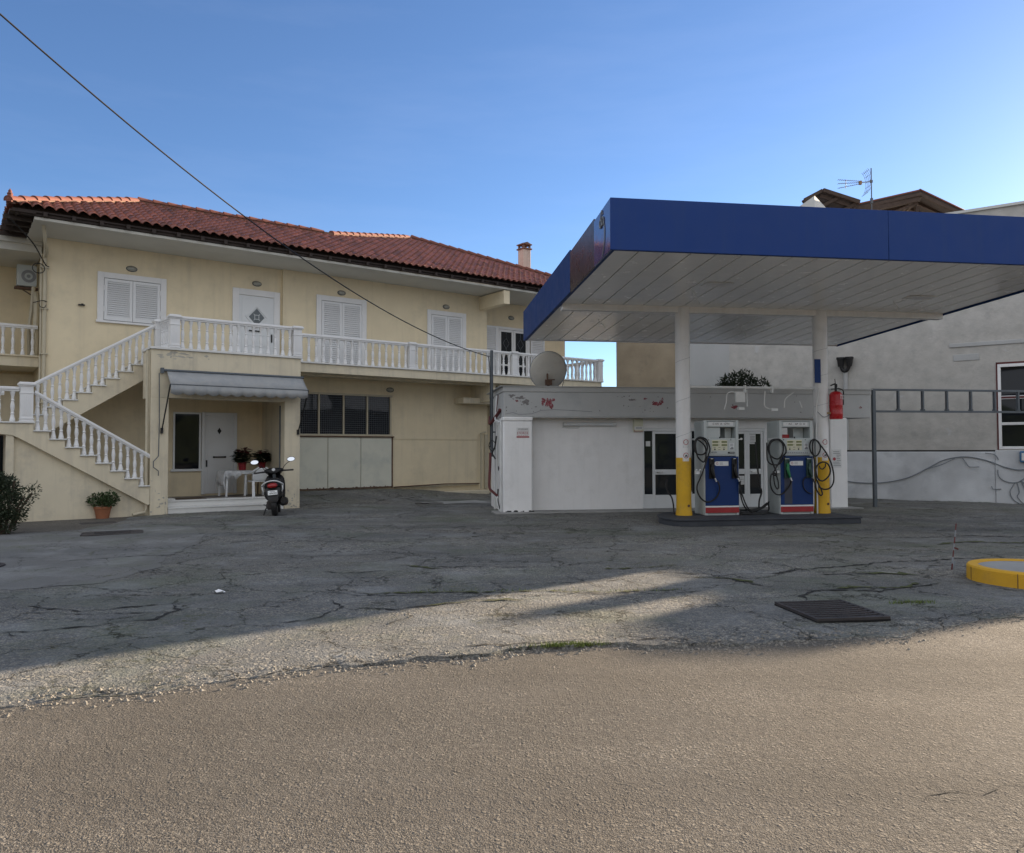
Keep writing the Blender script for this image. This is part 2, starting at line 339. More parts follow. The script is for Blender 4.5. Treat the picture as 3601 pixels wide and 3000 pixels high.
    if cracks:
        nd=N('ShaderNodeTexNoise'); nd.inputs['Scale'].default_value=2.2; nd.inputs['Detail'].default_value=6; nd.inputs['Roughness'].default_value=.65; K(P,nd.inputs['Vector'])
        sc_=N('ShaderNodeVectorMath'); sc_.operation='SCALE'; sc_.inputs['Scale'].default_value=.75; K(nd.outputs['Color'],sc_.inputs[0])
        ad=N('ShaderNodeVectorMath'); ad.operation='ADD'; K(P,ad.inputs[0]); K(sc_.outputs[0],ad.inputs[1])
        c=mixc(rng(noise(.9,6,.7),.50,.66,0,.5),c,tuple(k*1.45 for k in base)); c=mixc(rng(noise(.37,5,.7),.50,.64,0,.5),c,(base[0]*.66,base[1]*.72,base[2]*.52))
        for sc,wd,lo,hi,k in((.75,.010,.40,.50,.85),(2.3,.016,.52,.60,.8)):
            e=vor(sc,'DISTANCE_TO_EDGE',ad.outputs[0]); ln=rng(e.outputs['Distance'],wd*.35,wd,1,0)
            f=mth('MULTIPLY',mth('MULTIPLY',ln,rng(noise(.42 if sc<1 else .6,3),lo,hi,0,1)),rng(noise(5,4),.3,.55,.25,1))
            c=mixc(mth('MULTIPLY',f,k*cracks*.85),c,(.035,.033,.028)); hgt=mth('SUBTRACT',hgt,mth('MULTIPLY',f,3.2))
        gm=mth('MULTIPLY',rng(e.outputs['Distance'],.02,.12,1,0),rng(noise(.5,4),.52,.62,0,1)); c=mixc(mth('MULTIPLY',gm,rng(noise(11,5,.7),.45,.65,0,.75)),c,(.085,.088,.035))
    K(c,b.inputs['Base Color'])
    bp=N('ShaderNodeBump'); bp.inputs['Strength'].default_value=bump; bp.inputs['Distance'].default_value=.006+.004*coarse; K(hgt,bp.inputs['Height']); K(bp.outputs['Normal'],b.inputs['Normal'])
    return m
M['road']=asphalt('road asphalt',(.150,.138,.121),(.32,.298,.262),(.044,.041,.037),112,220,.85,.45,(.160,.140,.114),coarse=.25)
M['yard']=asphalt('forecourt asphalt',(.190,.197,.198),(.46,.43,.37),(.055,.052,.048),58,140,1.0,.60,(.185,.172,.145),cracks=1,coarse=.8)
M['patch']=asphalt('concrete patch',(.195,.197,.193),(.26,.255,.24),(.12,.118,.112),110,240,.35,.75,(.165,.158,.142),cracks=.9)
def txt(s,size,m,parent,loc,name='lettering',rot=(PI/2,0,0),sx=1.0,align='CENTER'):
    c=bpy.data.curves.new(name,'FONT'); c.body=s; c.size=size; c.align_x=align; c.align_y='CENTER'; c.extrude=.0008
    o=bpy.data.objects.new('tmp_text',c); COL.objects.link(o); bpy.context.view_layer.update()
    dg=bpy.context.evaluated_depsgraph_get(); me=bpy.data.meshes.new_from_object(o.evaluated_get(dg)); bpy.data.objects.remove(o); bpy.data.curves.remove(c)
    me.name=name; me.materials.clear(); me.materials.append(m)
    q=bpy.data.objects.new(name,me); COL.objects.link(q); q.parent=parent; q.location=loc; q.rotation_euler=rot; q.scale=(sx,1,1)
    return q
def leaves(blobs,n,size,seed=1,elong=2.0,droop=0):
    """many small folded leaves spread through a set of ellipsoids (cx,cy,cz,rx,ry,rz)"""
    rd=random.Random(seed); b=MB(); wts=[q[3]*q[4]*q[5] for q in blobs]
    for i in range(n):
        q=rd.choices(blobs,wts)[0]
        while True:
            x,y,z=rd.uniform(-1,1),rd.uniform(-1,1),rd.uniform(-1,1); rr=x*x+y*y+z*z
            if rr<1 and rd.random()<.25+.75*rr: break
        k=1+rd.gauss(0,.06)
        p=Vector((q[0]+q[3]*x*k,q[1]+q[4]*y*k,q[2]+q[5]*z*k))
        d=Vector((x*.9+rd.gauss(0,.5),y*.9+rd.gauss(0,.5),z*.5+rd.gauss(0,.5)+.25-droop)).normalized()
        a=d.cross(Vector((rd.gauss(0,1),rd.gauss(0,1),rd.gauss(0,1)))).normalized(); nn=d.cross(a)
        l=size*rd.uniform(.6,1.25)*elong; wd=size*rd.uniform(.6,1.1)*.5
        b.add([p,p+d*l*.45+a*wd+nn*wd*.35,p+d*l,p+d*l*.45-a*wd+nn*wd*.35],[(0,1,2),(0,2,3)])
    return b
# ------------------------------------------------------------------ ground
EDGE=[(-60,-27),(-20,-4.0),(-10,1.5),(-6,3.72),(-3.32,5.07),(-2.74,5.36),(-.67,6.24),(.3,6.52),(1.07,6.63),(2.17,6.66),(3.28,6.93),(5.08,7.74),(8,9.3),(14,12.5),(24,17.6),(60,36)]
def edge_y(x):
    for (a,b),(c,d) in zip(EDGE,EDGE[1:]):
        if a<=x<=c: return b+(d-b)*(x-a)/(c-a)
    return 0
def ground_z(x,y):
    u,v=huv(x,y); z=0
    z-= .16*sm(4.6,.6,u)*sm(17.5,20.5,v)
    z+= .34*sm(21.6,23.6,v)*sm(7.9,8.3,u)*sm(16.9,11.5,u)
    return z
def wob(x,y): return .012*sin(x*1.7+y*.6)*sin(y*1.3-x*.4)+.006*sin(x*4.1+1)*sin(y*3.7+2)
b=MB(); b.add([(-300,-300,-.022),(300,-300,-.022),(300,300,-.022),(-300,300,-.022)],[(0,1,2,3)])
tag(b.build('road',M['road'],recalc=False),kind='structure')
xs=[-60,-40,-28]+[-20+.25*i for i in range(46)]+[-8.5+.06*i for i in range(284)]+[8.6+.25*i for i in range(66)]+[26,32,40,60]
xs=sorted(set(round(x,3) for x in xs)); b=MB(); NY=70; rd=random.Random(3)
for x in xs:
    e=edge_y(x)+.05*sin(x*3.1)+.035*sin(x*8.3+1)+.02*sin(x*19+2)+rd.uniform(-.022,.022)
    for j in range(NY):
        t=j/(NY-1); y=e+ (62-e)*(t**2.2)
        z=ground_z(x,y)+wob(x,y)*min(1,(y-e)/.5)+.004
        if y-e<.35: z-=(.0225*sm(-.5,-1.9,x)+.019*sm(1.5,2.6,x))*(1-sm(0,.35,y-e))
        b.v.append((x,y,z))
    b.v.append((x,e-.012+rd.uniform(-.02,.01),-.05))
n=NY+1
for i in range(len(xs)-1):
    for j in range(NY-1): b.f.append([i*n+j,(i+1)*n+j,(i+1)*n+j+1,i*n+j+1]); b.m.append(0)
    b.f.append([i*n+NY,(i+1)*n+NY,(i+1)*n,i*n]); b.m.append(0)
yard=b.build('forecourt',M['yard'],recalc=False,smooth=.9); tag(yard,kind='structure')
def gz(x,y): return ground_z(x,y)+wob(x,y)+.004
# concrete patch in front of the stairs
def sheet(name,outline,m,parent,dz=.006,jit=.03,cell=.35):
    """a thin sheet that follows the ground inside an outline"""
    bm=bmesh.new(); pts=[]
    for (a,c),(d,e) in zip(outline,outline[1:]+outline[:1]):
        k=max(1,int(math.hypot(d-a,e-c)/.12))
        for i in range(k): pts.append((a+(d-a)*i/k+rd.uniform(-jit,jit),c+(e-c)*i/k+rd.uniform(-jit,jit)))
    vs=[bm.verts.new((x,y,0)) for x,y in pts]
    es=[bm.edges.new((vs[i],vs[(i+1)%len(vs)])) for i in range(len(vs))]
    bmesh.ops.triangle_fill(bm,use_beauty=True,edges=es)
    x0,x1=min(p[0] for p in pts),max(p[0] for p in pts); y0,y1=min(p[1] for p in pts),max(p[1] for p in pts)
    for ax,lo,hi in(((1,0,0),x0,x1),((0,1,0),y0,y1)):
        k=lo+cell
        while k<hi:
            bmesh.ops.bisect_plane(bm,geom=bm.verts[:]+bm.edges[:]+bm.faces[:],plane_co=Vector(ax)*k,plane_no=ax); k+=cell
    for q in bm.verts: q.co.z=gz(q.co.x,q.co.y)+dz
    for f in bm.faces:
        if f.normal.z<0: f.normal_flip()
    bm.normal_update()
    for f in bm.faces:
        if f.normal.z<0: f.normal_flip()
    me=bpy.data.meshes.new(name); bm.to_mesh(me); bm.free(); me.materials.append(m); me.shade_smooth()
    o=bpy.data.objects.new(name,me); COL.objects.link(o); o.parent=parent; return o
sheet('concrete_patch',[(-11,7.6),(-8,8.6),(-6.0,9.1),(-5.2,9.5),(-4.92,10.8),(-5.3,12),(-5.5,13.4),(-5.73,14.2),(-6.1,15.3),(-6.9,16.6),(-8.2,17.3),(-9.6,17.9),(-11,17.6),(-13,15)],M['patch'],yard,.005,.075)
sheet('concrete_patch',[(-2.9,24.2),(-1.2,25.0),(-.6,23.9),(-2.4,23.1)],M['concrete'],yard,.012,.02)
def crack(pts,w,m,name='crack',seed=1,dz=.008,branch=True):
    """a ragged ribbon lying on the ground"""
    r2=random.Random(seed); P=[]
    for (a,c),(d,e) in zip(pts,pts[1:]):
        k=max(2,int(math.hypot(d-a,e-c)/.06))
        for i in range(k): P.append((a+(d-a)*i/k,c+(e-c)*i/k))
    P.append(pts[-1]); b=MB(); N_=len(P); off=0
    L_,R_=[],[]
    for i,(x,y) in enumerate(P):
        q=P[min(i+1,N_-1)];p=P[max(i-1,0)]; dx,dy=q[0]-p[0],q[1]-p[1]; l=math.hypot(dx,dy) or 1
        off=.8*off+r2.gauss(0,.022); ww=w*.42*(.2+1.2*abs(r2.gauss(0,.7)))*min(1,i/3+.15,(N_-1-i)/3+.15)
        nx,ny=-dy/l,dx/l
        for s_,lst in((1,L_),(-1,R_)):
            X,Y=x+nx*(off+s_*ww),y+ny*(off+s_*ww)
            if Y<edge_y(X)-.02: z=-.022+.003
            else: z=gz(X,Y)+dz
            lst.append((X,Y,z))
    for i in range(N_-1): b.add([R_[i],R_[i+1],L_[i+1],L_[i]],[(0,1,2,3)])
    o=b.build(name,m,yard,recalc=False); return o
CR=[([(-5.3,9.4),(-4.6,9.2),(-3.9,8.9)],.02),([(-5.2,8.2),(-4.4,8.0),(-3.9,8.25),(-3.6,8.5)],.035),([(-4.9,6.9),(-4.1,7.2),(-3.5,7.55),(-3.35,8.0),(-3.6,8.3)],.03),
([(-7,6.8),(-5.2,7.0),(-4.3,6.9)],.02),([(-4.9,7.9),(-4.0,7.75),(-3.3,7.9)],.018),
([(-2.35,7.3),(-1.9,7.7),(-1.75,8.15),(-2.0,8.6)],.022),([(-1.75,8.1),(-1.2,8.05),(-.6,8.35)],.04),([(-1.2,8.05),(-1.0,7.7),(-1.2,7.3)],.02),([(-2.4,9.0),(-1.4,8.8),(-.4,8.7),(.9,8.85),(2.3,9.0)],.022),
([(-1.2,9.6),(.2,9.5),(1.9,9.9),(3.3,10.2)],.018),([(-5.0,12.3),(-3.0,12.0),(-1.0,12.2),(.5,12.0)],.016),([(-5.2,13.9),(-3.2,13.9),(-1.1,14.3),(1.0,14.6),(2.9,15.0)],.020),
([(-3.6,16.0),(-1.6,16.2),(.6,16.9),(2.6,17.2)],.018),([(-1.2,11.0),(.4,10.8),(1.4,11.2)],.03),([(3.15,8.35),(3.35,8.75),(3.65,9.0),(4.2,9.25)],.035),([(3.3,9.0),(4.2,8.95),(5.2,9.5)],.045),
([(1.9,10.4),(2.6,10.2),(2.8,9.6),(3.1,9.2)],.03),([(3.2,10.1),(4.2,10.7),(5.3,11.2),(7.2,11.6)],.05),([(4.0,10.3),(5.0,10.2),(5.6,10.0)],.045),([(-.4,6.5),(.2,6.62),(.9,6.72),(1.6,6.74)],.03),
([(2.85,7.3),(2.95,7.05),(3.0,6.92)],.02),([(3.6,7.4),(4.2,7.55),(5.2,8.0)],.014),([(7,14.2),(8.6,14.6),(10.5,14.2)],.06),([(8.4,15.4),(9.4,15.6),(11,15.3)],.035),
([(-.9,22.9),(-1.6,22.7),(-2.4,22.9)],.02),([(-3.2,19.0),(-1.8,19.2),(-.3,19.3)],.014),([(0.6,10.2),(.9,9.6),(1.1,9.2)],.012),([(1.9,9.0),(2.1,8.5),(2.6,8.3)],.012),([(-.3,7.5),(.3,7.7),(1.0,8.1)],.012),([(-2.9,10.4),(-2.2,10.3),(-1.7,10.6)],.03),([(-6.8,11.6),(-6.0,11.9),(-5.2,12.1)],.03)]
for i,(p,wd) in enumerate(CR): crack(p,wd,M['crack'],seed=i+1)
for i,(p,wd) in enumerate([([(-1.75,8.95),(-1.2,8.9),(.9,9.0),(2.0,9.15)],.05),([(-.9,8.15),(-.5,8.35),(.2,8.45)],.07),([(2.3,9.95),(2.75,9.75),(2.9,9.4)],.09),([(3.7,9.1),(4.6,9.25),(5.0,9.6)],.08),([(4.5,10.35),(5.3,10.15)],.12),([(4.1,8.25),(4.5,8.35)],.04),([(1.2,10.6),(2.4,11.0)],.05),([(-1.7,11.1),(-1.0,10.8)],.09),([(7.2,13.2),(8.2,13.6),(9.8,13.5)],.12),([(-.2,15.0),(1.4,15.4)],.06),([(9.5,22.6),(12,23.2),(14,22.6)],.10)]): crack(p,wd,M['moss'],'moss_patch',seed=50+i,dz=.011)
crack([(.55,2.95),(1.3,3.15),(2.0,3.2),(2.7,3.55),(3.8,3.75),(5,4.2)],.016,M['crack'],seed=90)
crack([(1.9,3.7),(2.6,3.95),(3.4,4.05),(4.6,4.55)],.012,M['crack'],seed=91)
for i,(p,wd) in enumerate([([HP(.9,21.36),HP(2.5,21.36),HP(4.2,21.28)],.05),([HP(4.2,21.26),HP(4.9,21.27),HP(7.9,21.27),HP(8.2,21.26)],.03),([HP(8.2,23.6),HP(10,23.62),HP(12.4,23.6),HP(16,23.4)],.05),([KP(2.6,19.42),KP(4.5,19.42),KP(8,19.42),KP(12.5,19.42)],.035),([(9.4,27.0),(11.2,25.72),(13.4,24.2),(15.2,22.9),(16.2,22.2)],.10),([KP(5.72,15.66),KP(8,15.68),KP(10.15,15.68)],.03),([(5.6,9.55),(5.66,9.2),(5.95,8.86),(6.3,8.76),(6.8,8.85)],.03)]): crack([(q[0],q[1]) for q in p],wd,M['crack' if i!=4 else 'moss'],'dirt_line',seed=70+i,dz=.010)
# loose stones along the broken asphalt lip, one uncountable mass
b=MB(); r3=random.Random(11)
for i in range(2600):
    x=r3.uniform(-4.5,3.6) if i<2200 else r3.uniform(3.6,7); s_=r3.random()**2.5*.016+.005; e=edge_y(x)+.05*sin(x*3.1)+.035*sin(x*8.3+1)
    y=e+r3.gauss(-.03,.11); z=(gz(x,y) if y>e else -.022); q=[]
    for k in range(5):
        t=2*PI*k/5+r3.random(); q.append((x+s_*cos(t)*r3.uniform(.7,1.2),y+s_*sin(t)*r3.uniform(.7,1.2),z+.001))
    q.append((x+r3.gauss(0,.2)*s_,y+r3.gauss(0,.2)*s_,z+s_*r3.uniform(.5,1.0)))
    b.add(q,[(0,1,5),(1,2,5),(2,3,5),(3,4,5),(4,0,5)])
M['pebble']=mat('loose grit',(.20,.185,.16),.9,.35,14)
tag(b.build('loose_gravel',M['pebble'],recalc=False,smooth=0),kind='stuff')
b=MB(); r3=random.Random(5)
for i in range(900):
    x=r3.gauss(.48,.16); y=edge_y(x)+.03+r3.gauss(0,.025)
    if i>620:
        x,y=r3.choice([(r3.uniform(-1.2,2.0),None),(r3.uniform(4,4.5),8.3)])
        if y is None: y=8.98+(x+1)*.05
        y+=r3.gauss(0,.03)
    z=gz(x,y); h=r3.uniform(.015,.045); a=r3.uniform(0,6.28); dx,dy=cos(a)*.004,sin(a)*.004; lx,ly=r3.gauss(0,.014),r3.gauss(0,.014)
    b.add([(x-dx,y-dy,z),(x+dx,y+dy,z),(x+lx,y+ly,z+h)],[(0,1,2)])
M['grass']=mat('short grass',(.11,.15,.03),.7,.4,20)
tag(b.build('grass',M['grass'],recalc=False,smooth=0),kind='stuff')
# ------------------------------------------------------------------ roof tiles
def tile_sheet(name,O,U,T,N,x0,x1,tmin,tmax,parent,off,cw=.245,row=.36,amp=.092):
    O,U,T,N=Vector(O),Vector(U),Vector(T).normalized(),Vector(N).normalized()
    me_v=[];me_f=[];tint=[]; sub=7; nx=int((x1-x0)/cw*sub); r4=random.Random(21)
    xs=[x0+(x1-x0)*i/nx for i in range(nx+1)]; TM=max(tmax(x) for x in xs); nr=int(TM/row)+1
    ts=[]
    for r in range(nr): ts+=[(r*row,.034,r),(r*row+row*.97,0,r)]
    colj=[r4.uniform(-.012,.012) for _ in range(int((x1-x0)/cw)+3)]
    for x in xs:
        ph=(x-x0)/cw; c=int(ph); fr=ph-c; h=amp*(abs(sin(PI*(fr**.85))))**.75; a,bm_=tmin(x),tmax(x)
        for t,l,r in ts:
            tt=max(a,min(bm_,t+colj[c])); p=O+U*(x-x0)+T*tt+N*(h+l); me_v.append(tuple(p-Vector(off)))
    k=len(ts); rr={}
    for i in range(nx):
        c=int((xs[i]-x0)/cw+.001)
        for j in range(k-1):
            q=[i*k+j,(i+1)*k+j,(i+1)*k+j+1,i*k+j+1]
            if (Vector(me_v[q[0]])-Vector(me_v[q[3]])).length<1e-4 and (Vector(me_v[q[1]])-Vector(me_v[q[2]])).length<1e-4: continue
            me_f.append(q); key=(c,ts[j][2]); 
            if key not in rr: rr[key]=min(1,max(0,r4.gauss(.5,.17)))
            tint.append(rr[key])
    me=bpy.data.meshes.new(name); me.from_pydata(me_v,[],me_f); me.materials.append(M['rooftile'])
    at=me.attributes.new('tint','FLOAT','FACE'); at.data.foreach_set('value',tint)
    me.shade_smooth(); me.set_sharp_from_angle(angle=.7)
    o=bpy.data.objects.new(name,me); COL.objects.link(o); o.parent=parent
    s_=o.modifiers.new('solid','SOLIDIFY'); s_.thickness=.016; s_.offset=-1
    return o
def caps(p,q,b,step=.42,r=.115,lift=.05):
    p,q=Vector(p),Vector(q); d=q-p; n=int(d.length/step); d.normalize(); a=d.cross(Vector((0,0,1))).normalized(); up=a.cross(d)
    for i in range(n):
        c0=p+d*(i*step-.03)+up*(lift+.015); c1=p+d*((i+1)*step+.02)+up*lift; ring=[]
        for c,rr in((c0,r*1.13),(c1,r*.9)):
            ring.append([c+a*rr*cos(t)+up*rr*sin(t)*.95 for t in [PI*k/8 for k in range(9)]])
        vs=ring[0]+ring[1]; fs=[(k,k+1,k+10,k+9) for k in range(8)]+[tuple(range(9))]
        b.add(vs,fs)
def mortar_strip(p,q,b,wd=.085,h=.10):
    b.bar(Vector(p)+Vector((0,0,.0)),Vector(q)+Vector((0,0,.0)),wd*2,h)
# ------------------------------------------------------------------ house
HO=(6.2,21.3,0)     # house origin on the plan: middle of the porch front
house=empty('house',HP(6.2,21.3),HA,'two-storey cream house with terracotta roof, white balustrades and outside stairs','house')
def hb(b,name,m,parent=None,**k): return b.build(name,m,parent or house,off=HO,**k)
VW=23.8
b=MB()
b.box(2.13,8.55,VW+.12,24.05,-.6,7.34)            # main wall, left part (slightly set back)
b.box(8.55,16.33,VW,24.0,2.0,7.34)                # right part
b.box(8.55,16.33,VW+.02,24.0,-.3,2.0)
b.box(2.13,2.4,24.0,27.2,-.6,7.34)                # side return behind the left corner
b.box(16.1,16.33,24.0,24.6,-.3,7.34)
b.box(16.0,20.65,24.4,24.65,-.3,7.34)             # recessed right part
b.box(20.4,20.65,24.65,31,-.3,7.34)
b.box(-5,2.13,27.0,27.25,-.6,7.2)                 # left wing, far behind its balcony
b.box(2.4,20.4,30.8,31,-.3,7.34)
hb(b,'wall',M['cream'])
b=MB(); b.box(15.98,16.24,22.22,23.8,6.83,7.31); hb(b,'beam',M['cream'],bevel=.01)
# porch: columns, front beam, slab, side wall
b=MB(); b.box(4.24,4.67,21.3,21.72,-.3,3.0); hb(b,'column',M['cream2'],bevel=.012)
b=MB(); b.box(7.72,8.17,21.3,21.72,-.3,3.0); hb(b,'column',M['cream2'],bevel=.012)
b=MB(); b.box(4.24,8.18,21.3,21.72,3.0,4.24); b.box(4.24,8.18,21.72,22.3,3.95,4.24); b.box(5.0,8.18,22.3,23.9,3.95,4.24); b.box(4.24,4.5,21.72,22.3,3.0,3.95); hb(b,'porch_beam',M['cream2'],bevel=.01)
b=MB(); b.box(7.95,8.17,21.72,23.92,-.3,3.95); hb(b,'side_wall',M['cream2'])
b=MB(); b.box(4.2,8.22,21.25,22.3,4.241,4.30); b.box(4.99,8.22,22.3,23.8,4.241,4.30); hb(b,'landing_slab',M['marble'],bevel=.006)
# balcony slab
b=MB(); b.box(8.18,20.75,22.3,23.85,3.98,4.25); b.box(16.3,20.75,23.85,24.45,3.98,4.25); hb(b,'balcony_slab',M['cream2'],bevel=.01)
b=MB(); b.box(8.16,20.8,22.25,23.8,4.251,4.30); hb(b,'balcony_floor',M['marble'],bevel=.006)
b=MB(); b.box(8.6,16.2,22.75,23.0,3.93,3.979); b.box(14.9,20.4,23.2,24.3,3.3,3.5); b.box(15.6,15.8,22.5,23.8,3.35,3.979); hb(b,'soffit_rib',M['cream2'])
# soffit under the eaves
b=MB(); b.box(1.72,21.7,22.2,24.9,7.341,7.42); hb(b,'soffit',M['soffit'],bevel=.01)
b=MB(); b.box(1.4,21.9,22.16,22.2,7.43,7.54); b.box(1.33,1.37,22.16,28.7,7.43,7.54)
for i in range(34):
    u=1.9+.62*i; b.box(u,u+.09,22.05,23.4,7.425,7.53)
b.box(1.2,1.75,22.1,28.9,7.46,7.50)
for i in range(11): b.box(1.1,2.3,22.5+.6*i,22.6+.6*i,7.36,7.46)
b.box(1.25,22,22.1,28.9,7.50,7.54); b.box(1.3,22,22.3,22.34,7.5,7.72); b.box(1.5,1.54,22.4,28.6,7.5,7.72); b.box(1.5,22,25,25.04,7.5,8.5)
hb(b,'eaves_boards',M['darkwood'])
tp=math.tan(R(24)); cp=cos(R(24))
def top_v(u):
    if u<4.68: return u-1.18
    if u<10.9: return 3.5
    if u<15.65: return 3.5+(u-10.9)/4.75*2.88
    return max(0,(22.03-u))
roof=tile_sheet('roof',(1.18,22,7.56),(1,0,0),(0,1,tp),(0,-sin(R(24)),cp),1.18,22.03,lambda u:-.15,lambda u:max(0,top_v(u)/cp),house,HO)
tile_sheet('roof_side',(1.18,28.9,7.56),(0,-1,0),(1,0,tp),(-sin(R(24)),0,cp),0,6.9,lambda x:-.15,lambda x:max(0,min(x,6.9-x)/cp),roof,(0,0,0)).location=(-HO[0],-HO[1],0)
b=MB()
RL,RM,RT,RB=(4.68,25.5,7.6+3.5*tp),(10.9,25.5,7.6+3.5*tp),(15.65,28.38,7.6+6.38*tp),(22.03,22,7.6)
b.poly((1.18,29,7.55),(10.9,29,7.55),RM,RL); b.poly((10.9,29,7.55),(10.9,33,7.55),RT,RM); b.poly((10.9,33,7.55),(22,34,7.55),RT); b.poly((22,34,7.55),RB,RT)
hb(b,'roof_back',M['tile'],roof,recalc=False)
b=MB()
for p,q in(((1.2,22.02,7.6),RL),(RL,RM),(RM,RT),(RT,RB)): caps(p,q,b)
hb(b,'ridge_tiles',M['tile'],roof,smooth=.9,recalc=False)
b=MB()
for p,q in(((1.2,22.02,7.6),RL),(RL,RM),(RM,RT),(RT,RB)): mortar_strip(Vector(p)+Vector((0,0,.04)),Vector(q)+Vector((0,0,.04)),b)
hb(b,'ridge_mortar',M['mortar'],roof)
b=MB(); b.lathe([(.10,0),(.11,.08),(.085,.12),(.10,.18),(.07,.22),(.085,.27),(.05,.31),(.055,.35),(.02,.40),(.0,.44)],(0,0,0),9); fn=b.build('finial',M['tile'],roof); fn.location=(1.2-HO[0],22.0-HO[1],7.62); fn.scale=(.8,.8,.78)
# chimney
b=MB(); b.box(20.22,20.62,26.65,27.05,7.8,10.38); ch=hb(b,'chimney',mat('chimney render',(.52,.45,.39),.9,.12,2,bump=.4,bs=30,stain=((.25,.20,.17),.5,2),streak=((.22,.17,.14),.5)),roof,bevel=.015)
b=MB(); b.box(20.17,20.67,26.60,27.10,10.38,10.44); 
for x,y in((20.22,26.65),(20.54,26.65),(20.22,26.97),(20.54,26.97)): b.box(x,x+.08,y,y+.08,10.44,10.58)
b.box(20.17,20.67,26.60,27.10,10.58,10.63); b.prism([(20.2,10.63),(20.64,10.63),(20.42,10.71)],26.62,27.08); hb(b,'chimney_cap',mat('sooty brick',(.16,.10,.08),.9,.3,6),roof,bevel=.008)
# ------------------------------------------------------------------ balustrades
BAL=[(.058,0),(.058,.035),(.060,.04),(.050,.075),(.034,.165),(.031,.175),(.043,.19),(.043,.205),(.030,.22),(.034,.27),(.044,.34),(.046,.38),(.040,.44),(.030,.495),(.028,.505),(.040,.52),(.040,.535),(.028,.55),(.030,.60),(.036,.64),(.040,.66),(.052,.70),(.056,.715),(.056,.75)]
_b=MB(); _b.lathe(BAL,(0,0,0),10); bal_me=_b.build('baluster_master',M['white']).data; bpy.data.objects.remove(bpy.data.objects['baluster_master'])
def baluster(parent,u,v,z,k=1.0):
    o=bpy.data.objects.new('baluster',bal_me); COL.objects.link(o); o.parent=parent; o.location=(u-HO[0],v-HO[1],z); o.scale=(1,1,k*random.uniform(.995,1.005)); o.rotation_euler=(0,0,random.uniform(-.1,.1)); return o
def rail(b,p,q,wd=.17):
    p,q=Vector(p),Vector(q); b.bar(p,q,wd,.05); b.bar(p-Vector((0,0,.045)),q-Vector((0,0,.045)),wd*.74,.042); b.bar(p+Vector((0,0,.032)),q+Vector((0,0,.032)),wd*.72,.016)
def post(parent,u,v,z,h=.92,s_=.115):
    b=MB(); b.box(u-s_,u+s_,v-s_,v+s_,z,z+h)
    for dz,e in((0,.02),(.06,.012),(h-.20,.012)): b.box(u-s_-e,u+s_+e,v-s_-e,v+s_+e,z+dz,z+dz+.03)
    b.box(u-s_-.02,u+s_+.02,v-s_-.02,v+s_+.02,z+h-.03,z+h); b.box(u-s_-.045,u+s_+.045,v-s_-.045,v+s_+.045,z+h,z+h+.045); b.box(u-s_-.02,u+s_+.02,v-s_-.02,v+s_+.02,z+h+.045,z+h+.07)
    for i in range(5): b.box(u-.07+.035*i-.007,u-.07+.035*i+.007,v-s_-.006,v-s_,z+.14,z+h-.26)
    return b.build('post',M['white'],parent,off=HO,bevel=.005)
def balustrade(p,q,n,ends=(0,0),z=4.305,hr=5.105,seg=True):
    """between two plan points; n balusters"""
    root=bpy.data.objects.new('balustrade',None); COL.objects.link(root); root.parent=house; root.empty_display_size=.1
    b=MB(); rail(b,(p[0],p[1],hr),(q[0],q[1],hr)); b.build('handrail',M['white'],root,off=HO,bevel=.006)
    for i in range(n):
        t=(i+.5+ends[0])/(n+sum(ends)); baluster(root,p[0]+(q[0]-p[0])*t,p[1]+(q[1]-p[1])*t,z,(hr-.065-z)/.75)
    return root
r_=balustrade((4.9,21.36),(7.98,21.36),15); post(r_,4.80,21.38,4.30,.80); post(r_,8.08,21.38,4.30,.80)
r_=balustrade((4.78,21.5),(4.70,22.4),5); post(r_,4.66,22.46,4.30,.80)
for i in range(3):
    u0=8.26+4.18*i; r_=balustrade((u0,22.40),(u0+4.0,22.40),17); post(r_,u0+4.09,22.40,4.30,.80,.105)
r_=balustrade((20.68,22.55),(20.68,24.35),8)
# left wing balcony
b=MB(); b.box(-5,2.11,25.2,27,3.98,4.25); b.box(-5,2.11,25.14,25.3,4.251,4.29); hb(b,'balcony_slab',M['cream2'])
b=MB(); b.box(-5,2.1,24.6,27.1,7.05,7.25); b.box(-5,2.1,24.5,24.62,7.25,7.4); hb(b,'soffit',M['soffit'])
r_=balustrade((-3,25.3),(2.08,25.3),22,z=4.295)
b=MB(); b.box(1.60,2.08,25.75,26.05,6.32,6.92)
ac=hb(b,'air_conditioner',M['pumpgrey'],bevel=.015)
b=MB(); b.ring((1.88,6.60),.10,.18,25.742,24); b.ring((1.88,6.60),.0,.05,25.742,12); hb(b,'fan_grille',M['inkgrey'],ac)
b=MB(); b.box(1.55,2.12,25.8,26.0,6.24,6.30); b.bar((2.1,25.85,6.0),(1.7,25.85,6.25),.03); hb(b,'bracket',M['rust'],ac)
b=MB(); b.tube(spline([(2.0,25.7,6.3),(1.95,25.6,5.6),(1.9,25.6,5.0),(1.92,25.6,4.3)],5),.05,8); b.tube(spline([(2.05,25.6,6.1),(2.05,25.4,5.7),(2.04,25.4,4.3)],5),.07,8); hb(b,'duct',M['pipecream'])
b=MB(); b.box(-4,.1,26.97,27.0,4.3,6.6); b.box(-.05,.02,26.94,26.98,4.3,6.6); hb(b,'wing_door',M['wood'])
b=MB(); b.box(-5,2.13,26.9,26.99,-.5,3.9); hb(b,'wing_ground_wall',M['cream2'])
b=MB(); b.box(.2,1.7,26.85,26.9,.6,2.2); hb(b,'wing_window',M['glass'])
